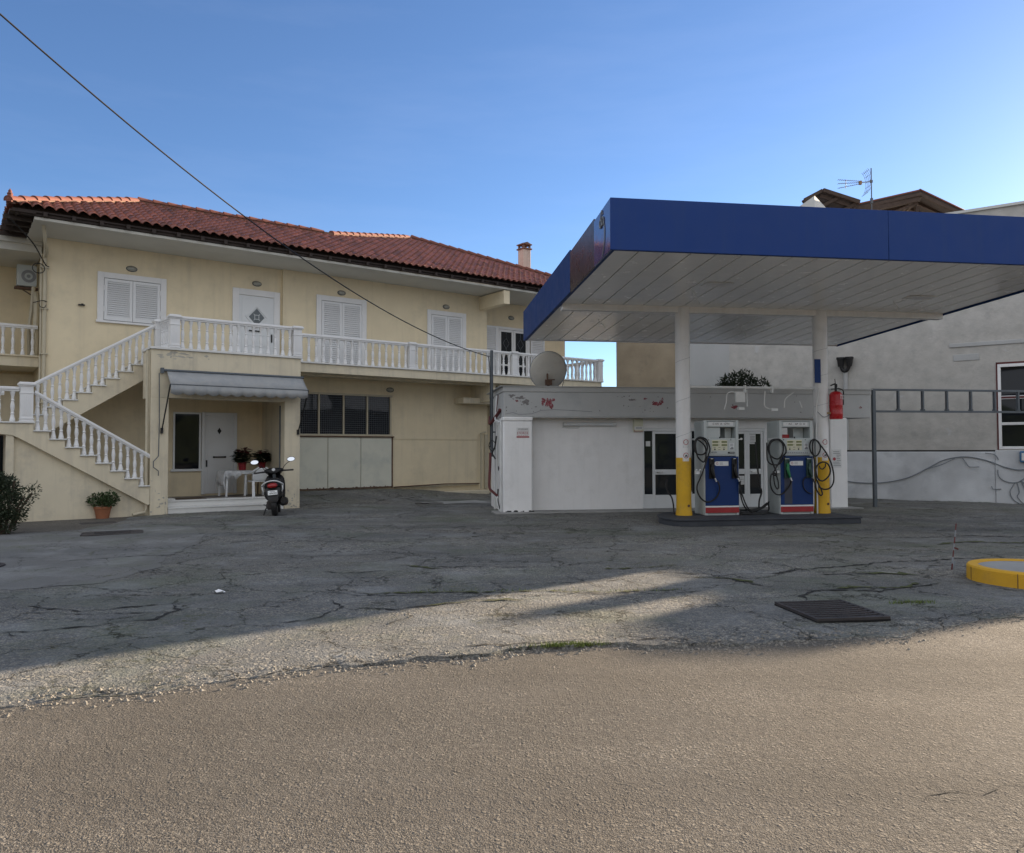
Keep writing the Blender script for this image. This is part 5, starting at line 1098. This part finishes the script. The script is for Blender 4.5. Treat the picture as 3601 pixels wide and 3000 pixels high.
# window
b=MB(); b.box(1.46,1.54,-.03,.1,1.62,4.18); b.box(3.1,3.2,-.03,.1,1.62,4.18); b.box(1.54,3.1,-.03,.1,4.09,4.18); b.box(1.54,3.1,-.02,.08,1.62,1.70); b.box(1.54,3.1,-.02,.08,3.12,3.22); b.box(1.54,3.1,-.02,.08,2.34,2.42); b.box(2.35,2.41,-.015,.07,1.7,4.09)
wn=wb(b,'window',M['whitewash'],bevel=.006)
b=MB(); b.box(1.5,3.15,.04,.05,1.65,4.15); wb(b,'pane',M['glass'],wn)
b=MB(); b.box(1.42,1.459,-.02,.02,1.6,4.22); b.box(1.42,3.2,-.02,.02,4.181,4.24); b.box(1.5,3.15,-.026,-.021,3.14,3.2); wb(b,'reveal',M['hosered'],wn)
b=MB(); b.box(1.98,2.35,-.24,-.131,1.22,1.56); mb=wb(b,'meter_box',mat('blue meter box',(.06,.16,.30),.5,.1,4),bevel=.03)
b=MB(); b.box(2.03,2.30,-.25,-.2405,1.28,1.50); wb(b,'meter_window',M['label'],mb)
b=MB(); P=[(-5.9,1.2),(-5.0,1.05),(-4.0,.82),(-3.2,.62),(-2.4,.52),(-1.7,.55),(-1.0,.72),(-.4,1.05),(0,1.28),(.45,1.38),(.8,1.36),(1.2,1.25),(1.6,1.08),(2.0,1.0),(2.3,1.1)]
b.tube(spline([(a,-.11 if a<1.35 else -.15,c) for a,c in P],5),.018,6); wb(b,'wall_cable',M['cablegrey'])
b=MB()
for P in([(2.2,1.2),(2.22,.95),(2.05,.72),(1.85,.62),(1.6,.66),(1.45,.80),(1.42,1.0)],[(-.5,1.0),(-.1,1.12),(.3,1.33)],[(1.85,.62),(1.72,.35),(1.8,.12),(1.95,.0)],[(1.9,.63),(1.95,.35),(1.9,.2),(2.05,.0)],[(2.0,.7),(2.1,.4),(2.25,.2),(2.1,.02)],[(2.0,.7),(2.2,.45),(2.4,.2)],[(.5,1.36),(.6,1.2),(.7,1.08),(.95,1.08)],[(1.25,.50),(1.3,.42),(1.5,.42)],[(1.1,1.5),(1.35,1.45),(1.45,1.3)]):
    b.tube(spline([(a,-.15,c) for a,c in P],5),.013,6)
wb(b,'wall_cable',M['cablegrey'])
# tiled timber roofs on its terrace, seen from below
def pitch(name,label,ridge_a,ridge_b,ea,eb,flip,parent):
    """one tiled slope on rafters between a ridge edge and an eaves edge"""
    A_,B_,C_,D_=[Vector(p) for p in(ridge_a,ridge_b,eb,ea)]; nrm=(B_-A_).cross(D_-A_).normalized()
    if nrm.z<0: nrm=-nrm
    b=MB(); b.add([A_,B_,C_,D_]+[p-nrm*.06 for p in(A_,B_,C_,D_)],[(0,1,2,3),(7,6,5,4),(0,4,5,1),(1,5,6,2),(2,6,7,3),(3,7,4,0)]); bo=b.build('boarding',M['darkwood'],parent,off=(0,0,0))
    b=MB(); L_=(B_-A_).length; n=max(2,int(L_/.24)); S_=6; vs=[]
    for i in range(n*S_+1):
        t=i/(n*S_); h=.07*abs(sin(PI*i/S_))**.75+.015; 
        for q in(-.02,.5,1.03): vs.append(A_.lerp(B_,t).lerp(D_.lerp(C_,t),q)+nrm*h)
    fs=[(3*i+j,3*i+3+j,3*i+4+j,3*i+1+j) for i in range(n*S_) for j in(0,1)]
    b.add(vs,fs); b.build('tiles',M['tile'],parent,recalc=False,solid=.02)
    b=MB(); n=max(2,int(L_/.9))
    for i in range(n+1):
        t=i/n; p=A_.lerp(B_,t)-nrm*.13; q=D_.lerp(C_,t)-nrm*.13; b.bar(p,q,.09,.12)
    b.bar(A_-nrm*.2,B_-nrm*.2,.1,.14); b.bar(D_-nrm*.15,C_-nrm*.15,.08,.12); b.build('rafters',M['wood'],parent)
tr=empty('tiled_roof',(15,30,9),0,'peaked terracotta tiled timber roof on the grey building terrace','roof')
O_=Vector((15,30,9)); q=lambda x,y,z:(x-15,y-30,z-9)
pitch('a','',q(16.0,30,11.72),q(17.0,34,11.95),q(13.3,30.4,11.2),q(13.6,34,11.35),0,tr)
pitch('b','',q(16.0,30,11.72),q(17.0,34,11.95),q(17.9,30.0,10.80),q(20.0,34.5,11.0),0,tr)
b=MB()
for x,y in((13.7,30.6),(16.0,30.3),(17.5,30.3),(14.0,33.5),(17,33.5)): b.box(x-15.06,x-14.94,y-30.06,y-29.94,0,2.2 if x<17.2 else 1.9)
b.bar(q(13.4,30.4,10.95),q(16.0,30.1,11.42),.16,.18); b.bar(q(13.6,30.3,10.75),q(17.7,30.1,10.7),.14,.16); b.bar(q(14.6,30.3,10.78),q(16.0,30.2,11.3),.08,.1); b.build('timber_frame',M['wood'],tr)
tr2=empty('tiled_roof',(12.2,30.5,9),0,'smaller dark tiled roof at the left end of the terrace','roof')
q2=lambda x,y,z:(x-12.2,y-30.5,z-9)
pitch('c','',q2(12.1,30,11.72),q2(13.6,30.2,11.32),q2(11.4,30.0,11.35),q2(12.6,30.4,10.8),0,tr2)
pitch('d','',q2(12.1,30,11.72),q2(13.6,30.2,11.32),q2(12.6,33.5,11.6),q2(14.0,33.5,11.2),0,tr2)
b=MB()
for x in(11.6,13.3): b.box(x-12.26,x-12.14,-.4,-.28,0,1.9)
b.bar(q2(11.4,30.05,11.3),q2(12.1,30.05,11.62),.06,.12); b.bar(q2(11.45,30.0,11.15),q2(13.2,30.2,10.7),.1,.16); b.build('timber_frame',M['wood'],tr2)
# antenna
an=empty('tv_antenna',(13.9,29.6,8.85),0,'yagi television antenna on a thin mast above the canopy','antenna')
b=MB(); b.tube([(0,0,0),(0,0,3.62)],.022,8); b.box(-.04,.04,-.04,.04,2.25,2.45); b.box(-.04,.04,-.04,.04,3.05,3.15); b.build('mast',M['pole'],an)
b=MB(); b.tube([(0,0,3.1),(-.42,0,3.06)],.018,6)
for dz0,dz1 in((.05,.09),(0,-.06),(-.05,-.24)): b.tube([(-.42,0,3.06+dz0),(-1.28,0,3.08+dz1)],.010,6)
for k in range(12):
    for dz0,dz1 in((.05,.09),(0,-.06),(-.05,-.24)):
        t=k/11; x=-.45-.83*t; z=3.06+dz0+(.02+dz1-dz0)*t; b.tube([(x,-.08,z),(x,.08,z)],.005,4)
b.tube([(-.98,0,3.18),(-1.0,0,2.83)],.012,5); b.build('boom',M['cablegrey'],an)
b=MB(); b.box(-.47,-.38,-.05,.05,2.98,3.12); b.build('dipole_box',mat('tan plastic box',(.30,.19,.10),.6,.1,5),an)
b=MB()
for y in(-.25,-.12,0,.12,.25):
    b.tube([(-.10+.28*(1-cos(t)) *-1+.0,y,3.06+.52*sin(t)) for t in [-1.1+.2*k for k in range(12)]],.007,4)
for k in range(0,12,2): t=-1.1+.2*k; x=-.10-.28*(1-cos(t)); b.tube([(x,-.27,3.06+.52*sin(t)),(x,.27,3.06+.52*sin(t))],.007,4)
b.build('reflector',M['cablegrey'],an)
# ------------------------------------------------------------------ forecourt furniture
rk=empty('round_kerb',(6.45,9.62,0),0,'round yellow painted concrete kerb with a concrete top at the right edge','kerb')
b=MB(); b.lathe([(.725,-.06),(.722,.165),(.705,.185),(.60,.185),(.595,.165)],(0,0,0),56); b.build('kerb_ring',M['kerbyellow'],rk)
b=MB(); b.lathe([(.595,-.05),(.595,.168),(.3,.172)],(0,0,0),40); b.build('concrete_top',M['concrete'],rk)
b=MB(); 
for a in range(7): t=a*.9+.3; b.box(0,0,0,0,0,0) if False else b.bar((.724*cos(t),.724*sin(t),0),(.724*cos(t),.724*sin(t),.17),.006,.006)
b.build('joint',M['rust'],rk)
b=MB(); r6=random.Random(4)
for s_,e_,m_ in((Vector((0,0,0)),Vector((.13,.10,.62)),0),): 
    for k in range(7): b.mi=k%2; b.tube([s_.lerp(e_,k/7),s_.lerp(e_,(k+1)/7)],.010 if k<2 else .008,7)
b.mi=0; b.bar((.06,.05,.30),(.12,.05,.28),.02); b.mi=1; b.tube([(.02,0,.0),(.045,0,.13)],.010,6); mk=b.build('marker_stake',[M['hosered'],M['cablegrey']]); mk.location=(5.93,10.5,0); tag(mk,'thin leaning dull red and grey marker stake beside the yellow kerb','stake')
# drain grate
dg=empty('drain_grate',(3.19,7.83,0),R(8),'square dark iron drain grate with curved bars in the forecourt','grate')
b=MB(); b.box(-.38,.38,-.42,.42,.0,.016); b.build('pit_shade',M['void'],dg)  # black plate painting the shade of the hole under the bars
b=MB()
for x0,x1,y0,y1 in((-.38,.38,-.42,-.385),(-.38,.38,.385,.42),(-.38,-.345,-.385,.385),(.345,.38,-.385,.385)): b.box(x0,x1,y0,y1,.012,.042)
for k in range(9):
    y=-.335+.084*k; pts=[(-.35+.07*i,y-.035*sin(PI*i/10)*(1 if k<5 else .6)) for i in range(11)]
    for p,q_ in zip(pts,pts[1:]): b.bar((*p,.026),(*q_,.026),.036,.026)
b.build('bars',M['iron'],dg,bevel=.004)
# manhole covers
def manhole(x,y,rx,ry,label,rot=0,n=20,oblong=False):
    b=MB(); z=gz(x,y)
    if oblong: P=[(-rx,-ry*.8),(-rx*.85,-ry),(rx*.85,-ry),(rx,-ry*.8),(rx,ry*.8),(rx*.85,ry),(-rx*.85,ry),(-rx,ry*.8)]
    else: P=[(rx*cos(2*PI*k/n),ry*sin(2*PI*k/n)) for k in range(n)]
    b.prism(P,-.03,.016,'xy')
    for k in range(5): b.box(-rx*.6,rx*.6,-ry*.6+ry*.3*k-.01,-ry*.6+ry*.3*k+.01,.016,.021)
    o=b.build('manhole_cover',M['iron'],bevel=.004); o.location=(x,y,z+.006); o.rotation_euler=(0,0,rot); return tag(o,label,'manhole cover','manhole covers in the forecourt')
manhole(-9.55,17.9,.62,.36,'flat dark cover on the ground beside the terracotta pot',HA,oblong=True)
manhole(-7.95,15.45,.55,.38,'dark cover in the middle of the concrete patch',.45,oblong=True)
manhole(-7.6,11.0,.36,.36,'round dark cover cut by the left edge of the picture')
o=manhole(-2.52,23.6,.42,.16,'narrow dark iron drain cover in front of the garage wall',.3,oblong=True)
b=MB(); r7=random.Random(8); P=[]
for k in range(11):
    t=2*PI*k/11; P.append((.09*cos(t)*r7.uniform(.5,1.2),.05*sin(t)*r7.uniform(.5,1.2),r7.uniform(.004,.03)))
b.add(P+[(0,0,.045)],[(k,(k+1)%11,11) for k in range(11)]); lt=b.build('paper_scrap',M['paper'],recalc=False,smooth=0,solid=.002); lt.location=(-3.37,8.93,.012); tag(lt,'small scrap of white paper on the forecourt','litter')
# ------------------------------------------------------------------ plants on the left
sh=empty('shrub',(-10.15,15.5,-.05),0,'big dark clipped shrub at the left edge in front of the stairs','shrub')
leaves([(-.32,0,.70,.55,.5,.55),(-.05,-.05,.98,.30,.3,.28),(.22,-.1,.62,.30,.3,.30),(.50,-.1,.80,.16,.16,.20),(-.35,.1,1.05,.38,.35,.20),(.08,-.1,.30,.28,.25,.22),(.66,-.1,.90,.10,.1,.18),(.30,-.1,.38,.2,.2,.12)],7500,.030,2,2.3).build('foliage',M['leaf2'],sh,recalc=False,smooth=0)
b=MB()
for p in([(0,0,-.1),(-.1,0,.4),(-.3,.1,1.0)],[(.05,0,-.1),(.2,0,.35),(.35,-.1,.6),(.48,-.1,.8)],[(0,0,0),(.1,0,.5),(.2,0,1.1)],[(.2,0,.2),(.4,-.1,.55),(.62,-.1,.85)],[(0,0,0),(-.3,-.1,.4),(-.6,0,.8)]): b.tube(spline(p,4),[.035-.002*i for i in range(4*(len(p)-1)+1)],6)
b.build('stem',M['bark'],sh)
pp=empty('potted_plant',(-10.08,19.1,gz(-10.08,19.1)),0,'terracotta pot with a low dark green plant beside the stairs','potted plant')
b=MB(); b.lathe([(.14,0),(.185,.25),(.20,.255),(.205,.315),(.185,.318),(.17,.28)],(0,0,0),24); b.build('pot',M['terracotta'],pp)
b=MB(); b.lathe([(.17,.26),(.17,.285)],(0,0,0),16); b.build('soil',M['bark'],pp)
leaves([(-.12,0,.48,.24,.2,.16),(.16,0,.50,.22,.2,.17),(0,-.05,.42,.3,.22,.14),(-.25,0,.56,.1,.1,.08),(.27,0,.55,.09,.1,.09)],1100,.045,6,1.4).build('foliage',M['leaf'],pp,recalc=False,smooth=0)
# ------------------------------------------------------------------ porch: table, cloth, chair, poinsettias
pf=.338
tb=empty('plastic_table',HP(6.78,22.55,pf),HA,'white plastic table on the porch','table')
b=MB(); b.box(-.42,.42,-.38,.38,.69,.72); b.box(-.40,.40,-.36,-.335,.63,.689); b.box(-.40,.40,.335,.36,.63,.689); b.box(-.40,-.375,-.33,.33,.63,.689); b.box(.375,.40,-.33,.33,.63,.689); b.build('tabletop',M['plasticwhite'],tb,bevel=.01)
for sx in(-1,1):
    for sy in(-1,1): b=MB(); b.bar((sx*.36,sy*.32,.69),(sx*.39,sy*.35,0),.07,.05); b.build('leg',M['plasticwhite'],tb,bevel=.008)
b=MB(); n=16; vs=[]; r8=random.Random(9)
for i in range(n+1):
    for j in range(13):
        x=-.62+.62*i/n; y=-.46+.92*j/12; over=max(0,-.43-x)*1.0; oy=max(0,abs(y)-.39)
        z=.728-over*2.0-oy*2.6*(1+.3*sin(i*1.1)); xx=max(x,-.45-.03*sin(j*1.7)) if over>0 else x; yy=max(-.41-.025*sin(i*1.3),min(.41,y))
        if over>0 and abs(y)<.39: z-=.06*sin(j*2.1)
        vs.append((xx,yy,z+.003*sin(i*2+j)))
b.add(vs,[(i*13+j,(i+1)*13+j,(i+1)*13+j+1,i*13+j+1) for i in range(n) for j in range(12)])
tcl=b.build('tablecloth',M['lace'],recalc=False,solid=.004); tcl.location=HP(6.78,22.55,pf); tcl.rotation_euler=(0,0,HA); tag(tcl,'white lace cloth hanging over the left end of the porch table','tablecloth')
chair=empty('plastic_chair',HP(7.22,22.02,pf),HA+R(6),'white plastic monobloc armchair with its back to the street','chair')
b=MB(); b.box(-.22,.22,-.20,.24,.41,.44); b.build('seat',M['plasticwhite'],chair,bevel=.015)
b=MB(); vs=[];n=14
for i in range(n+1):
    a=-1+2*i/n; wz=.80-.10*abs(a)**2.5
    for j in range(9):
        t=j/8; z=.44+(wz-.44)*t; x=a*(.20+.06*sin(PI*min(1,t*1.1))-.02*t); y=-.20-.10*t+.06*a*a; vs.append((x,y,z))
b.add(vs,[(i*9+j,(i+1)*9+j,(i+1)*9+j+1,i*9+j+1) for i in range(n) for j in range(8)]); b.build('backrest',M['plasticwhite'],chair,recalc=False,solid=.015)
for sx in(-1,1):
    b=MB(); b.tube(spline([(sx*.10,-.28,.82),(sx*.22,-.25,.74),(sx*.28,-.1,.66),(sx*.29,.12,.64),(sx*.27,.24,.60)],4),.022,8); b.build('armrest',M['plasticwhite'],chair)
    b=MB(); b.bar((sx*.22,-.18,.44),(sx*.25,-.27,0),.075,.045); b.build('leg',M['plasticwhite'],chair,bevel=.008)
    b=MB(); b.bar((sx*.27,.22,.60),(sx*.27,.27,0),.07,.045); b.build('leg',M['plasticwhite'],chair,bevel=.008)
def poinsettia(loc,label,seed,sc=1.0,group=None):
    p=empty('potted_poinsettia',loc,HA,label,'potted plant'); rd=random.Random(seed)
    b=MB(); b.lathe([(.085*sc,0),(.10*sc,.15*sc),(.125*sc,.20*sc),(.10*sc,.18*sc),(.08*sc,.16*sc)],(0,0,0),11); b.build('pot',M['redwrap'],p,smooth=.2)
    def star(m,name,n,z0,z1,r0,r1,s0):
        b=MB()
        for i in range(n):
            a=rd.uniform(0,2*PI); z=rd.uniform(z0,z1); r=rd.uniform(r0,r1); dn=rd.uniform(-.35,.25); l=s0*rd.uniform(.8,1.25)
            c=Vector((r*cos(a),r*sin(a),z)); d=Vector((cos(a),sin(a),dn)).normalized(); s_=Vector((-sin(a),cos(a),rd.uniform(-.3,.3)))*l*.28
            b.add([c,c+d*l*.4+s_,c+d*l,c+d*l*.4-s_],[(0,1,2),(0,2,3)])
        return b.build(name,m,p,recalc=False,smooth=0)
    star(M['leaf2'],'leaves',150,.20*sc,.44*sc,0,.13*sc,.20*sc); star(M['leafred'],'bracts',60,.34*sc,.54*sc,0,.10*sc,.17*sc)
    b=MB(); b.tube([(0,0,.1*sc),(0,0,.45*sc)],.012,5); b.build('stem',M['bark'],p); return p
poinsettia(HP(6.95,22.6,pf+.73),'dark red poinsettia in red foil standing on the porch table',3,1.15)
st_=empty('plant_stand',HP(7.72,23.2,pf),HA,'small stand in the porch corner carrying a red potted plant','stand')
b=MB(); b.box(-.2,.2,-.2,.2,.70,.73); b.build('top',M['marble'],st_,bevel=.005)
b=MB()
for sx in(-1,1):
    for sy in(-1,1): b.bar((sx*.16,sy*.16,.70),(sx*.18,sy*.18,0),.035)
b.build('legs',M['wood'],st_)
poinsettia(HP(7.72,23.2,pf+.73),'red poinsettia on the plant stand in the porch corner',5,1.1)
dm=MB(); dm.box(-.45,.45,-.3,.3,0,.015); o=dm.build('door_mat',M['bark'],bevel=.003); o.location=HP(5.3,22.05,pf); o.rotation_euler=(0,0,HA); tag(o,'dark door mat on the porch floor by the left column','door mat')
# ------------------------------------------------------------------ scooter
sc_=empty('scooter',(-5.90,19.33,gz(-5.9,19.33)),R(14),'black scooter parked on its side stand, rear towards the street','scooter')
sc_.scale=(1.28,1.0,1.07); sc_.rotation_mode='ZYX'; sc_.rotation_euler=(0,R(-5.5),R(14))
def ringp(y,cx,cz_,rx,rz_,n=16,p=2.6): 
    out=[]
    for k in range(n):
        t=2*PI*k/n; c,s_=cos(t),sin(t); out.append((cx+rx*math.copysign(abs(c)**(2/p),c),y,cz_+rz_*math.copysign(abs(s_)**(2/p),s_)))
    return out
def wheel(y,par_name):
    b=MB(); r,w_=.24,.055; prof=[(.135,-.045),(.17,-.058),(.21,-.056),(.236,-.035),(.243,0),(.236,.035),(.21,.056),(.17,.058),(.135,.045)]; n=32; vs=[]
    for k in range(n):
        t=2*PI*k/n
        for rr,x in prof: vs.append((x,y+rr*cos(t),.243+rr*sin(t)))
    m_=len(prof); fs=[(k*m_+j,((k+1)%n)*m_+j,((k+1)%n)*m_+j+1,k*m_+j+1) for k in range(n) for j in range(m_-1)]+[((k+1)%n*m_,k*m_,k*m_+m_-1,(k+1)%n*m_+m_-1) for k in range(n)]
    b.add(vs,fs); wl=b.build(par_name,M['black'],sc_)
    b=MB(); b.tube([(-.04,y,.243),(.04,y,.243)],.05,14)
    for k in range(5): t=2*PI*k/5; b.bar((0,y,.243),(0,y+.14*cos(t),.243+.14*sin(t)),.03,.035,up=(1,0,0))
    b.build('rim',M['pole'],wl); return wl
wheel(0,'rear_wheel'); wheel(1.27,'front_wheel')
b=MB(); b.loft([ringp(-.14,0,.70,.10,.06),ringp(-.06,0,.70,.155,.10),ringp(.1,0,.68,.165,.14),ringp(.35,0,.62,.17,.18),ringp(.55,0,.52,.16,.22),ringp(.66,0,.42,.13,.16)]); b.loft([ringp(.58,0,.30,.14,.05),ringp(.8,0,.29,.15,.04),ringp(1.0,0,.32,.14,.05)]); body=b.build('body',M['scooter'],sc_,smooth=1)
b=MB(); b.loft([ringp(-.02,0,.80,.10,.03),ringp(.1,0,.83,.14,.055),ringp(.35,0,.80,.15,.06),ringp(.55,0,.79,.13,.06),ringp(.68,0,.74,.09,.04)]); b.build('seat',M['blackplastic'],sc_,smooth=1)
b=MB(); b.loft([ringp(1.12,0,.50,.19,.24),ringp(1.20,0,.72,.20,.26),ringp(1.26,0,.86,.14,.14)]); b.loft([ringp(.95,0,.42,.17,.13),ringp(1.10,0,.48,.19,.2)]); b.build('front_shield',M['scooter'],sc_,smooth=1)
b=MB(); b.bar((0,1.27,.243),(0,1.12,.98),.06,.07); b.build('fork',M['pole'],sc_)
b=MB(); b.loft([ringp(1.00,0,1.03,.10,.035),ringp(1.07,0,1.06,.19,.06),ringp(1.17,0,1.03,.17,.07),ringp(1.27,0,.97,.10,.07)]); hbar=b.build('handlebar',M['scooter'],sc_,smooth=1)
for sx in(-1,1):
    b=MB(); b.tube([(sx*.17,1.08,1.04),(sx*.27,1.05,1.035),(sx*.39,1.01,1.03)],[.022,.02,.02],10); b.tube([(sx*.2,1.10,1.05),(sx*.36,1.10,1.04)],.008,6); b.build('grip',M['black'],hbar)
    b=MB(); b.tube(spline([(sx*.17,1.10,1.07),(sx*.24,1.12,1.18),(sx*.33,1.10,1.25)],4),.008,6); b.ell((sx*.36,1.105,1.30),(.085,.022,.058),16,8); mo=b.build('mirror',M['scooter'],sc_)
    b=MB(); n=20; b.add([(sx*.36+.074*cos(2*PI*k/n),1.070+.40*.048*sin(2*PI*k/n),1.30+.049*sin(2*PI*k/n)) for k in range(n)],[tuple(range(n))]); g=b.build('mirror_glass',M['mirror'],mo,recalc=False)
b=MB(); b.ring((0,1.08),.0,.035,.985,16); b.build('dial',M['plasticwhite'],hbar)
b=MB(); b.tube(spline([(-.18,.28,.70),(-.195,.0,.70),(-.19,-.12,.735),(-.10,-.20,.80),(0,-.22,.82),(.10,-.20,.80),(.19,-.12,.735),(.195,0,.70),(.18,.28,.70)],5),.014,8); b.build('grab_rail',M['plasticwhite'],sc_)
b=MB(); b=None
for sx in(-1,1): b=MB(); b.tube(spline([(sx*.19,-.10,.70),(sx*.185,-.1,.62),(sx*.16,-.05,.54)],4),.013,8); b.build('side_trim',M['plasticwhite'],sc_)
b=MB(); b.loft([ringp(-.215,0,.70,.06,.03),ringp(-.19,0,.705,.085,.05),ringp(-.12,0,.71,.10,.06)]); b.build('tail_light',M['taillight'],sc_,smooth=1)
b=MB(); b.loft([ringp(-.12,0,.62,.15,.05),ringp(-.16,0,.54,.13,.05),ringp(-.24,0,.46,.11,.05),ringp(-.27,0,.36,.09,.03)]); b.loft([ringp(-.10,0,.52,.17,.12),ringp(.2,0,.48,.17,.14)]); b.build('mudguard',M['blackplastic'],sc_,smooth=1)
b=MB(); b.box(-.088,.088,-.010,.0,-.055,.055); lp=b.build('license_plate',M['label'],sc_,bevel=.004); lp.location=(0,-.255,.545); lp.rotation_euler=(R(-22),0,0)
txt('OTK',.04,M['ink'],lp,(0,-.012,.028),sx=1.1); txt('4900',.062,M['ink'],lp,(.005,-.012,-.022),sx=1.15)
b=MB(); b.tube(spline([(.10,.45,.26),(.15,.3,.25),(.165,.1,.30),(.17,-.05,.34)],4),[.03]*4+[.05]*9,10); b.loft([[(x+.0,y,z) for x,y,z in ringp(-.14,.19,.34,.06,.07)],ringp(.1,.19,.32,.075,.10),ringp(.28,.18,.28,.06,.07)]); b.build('exhaust',M['black'],sc_,smooth=1)
b=MB(); b.tube([(-.10,.32,.28),(-.18,.27,.17),(-.235,.20,-.0)],.014,7); b.tube([(-.245,.17,0),(-.24,.23,.0)],.018,6); b.tube([(-.1,.3,.3),(-.17,.2,.26),(-.20,.12,.28)],.012,6); b.build('side_stand',M['black'],sc_)
b=MB(); b.box(-.14,-.03,-.06,.45,.16,.36); b.box(-.16,-.10,.0,.2,.2,.3); b.build('engine',M['iron'],sc_,bevel=.03)
# ------------------------------------------------------------------ across the road and to the right, outside the frame: what shades and what is mirrored
fe=empty('slat_fence',(-2,-7.2,0),R(4),'tan vertical slat fence on the far side of the road','fence')
b=MB()
for i in range(150): x=-16+.22*i; b.box(x,x+.13,0,.03,.12,1.25)
b.box(-16,17,.031,.07,.3,.38); b.box(-16,17,.031,.07,1.0,1.08); b.build('slats',M['fencewood'],fe)
he=MB(); n=60; r9=random.Random(6)
vs=[]
for i in range(n+1):
    for j in range(9):
        x=-50+100*i/n; t=j/8; vs.append((x,-22+2.2*sin(PI*t)*-.3+r9.gauss(0,.18),5.2*t+(r9.gauss(0,.5) if j==8 else 0)))
he.add(vs,[(i*9+j,(i+1)*9+j,(i+1)*9+j+1,i*9+j+1) for i in range(n) for j in range(8)])
tag(he.build('tall_hedge',M['hedge'],recalc=False,solid=1.2,smooth=0),'tall dark hedge across the road behind the fence','hedge')
sb=empty('shadow_block',(0,0,0),0,'added unseen block at the right whose top outline shapes the ground shadows','building')
# sun-aligned frame: q = towards the sun, s = to its left
def SP(qv,s_,z): a=R(SUN_AZ); return (sin(a)*qv-cos(a)*s_, cos(a)*qv+sin(a)*s_, z)
TE=math.tan(R(SUN_EL)); Q0=30.0
prof=[(-.5,2.4)]+[(s_,(Q0-t_)*TE) for s_,t_ in((1.2,13.5),(2.0,11),(2.72,8.8),(3.27,6.45),(3.44,5.85),(4.15,4.98),(4.7,5.2),(5.02,5.5),(5.12,6.9),(5.50,7.2),(5.58,5.4),(5.72,4.7),(5.97,4.7),(6.08,6.6),(6.16,8.0),(7.5,8.3))]+[(7.55,0)]
b=MB(); P=[(-.5,0)]+prof; k=len(P)
b.add([SP(Q0,s_,h) for s_,h in P]+[SP(Q0+6,s_,h) for s_,h in P],[tuple(range(k)),tuple(range(2*k-1,k-1,-1))]+[(i,(i+1)%k,k+(i+1)%k,k+i) for i in range(k)])
b.build('wall',M['cream2'],sb)  # added block out of view, outline cut to shape the shadow streaks
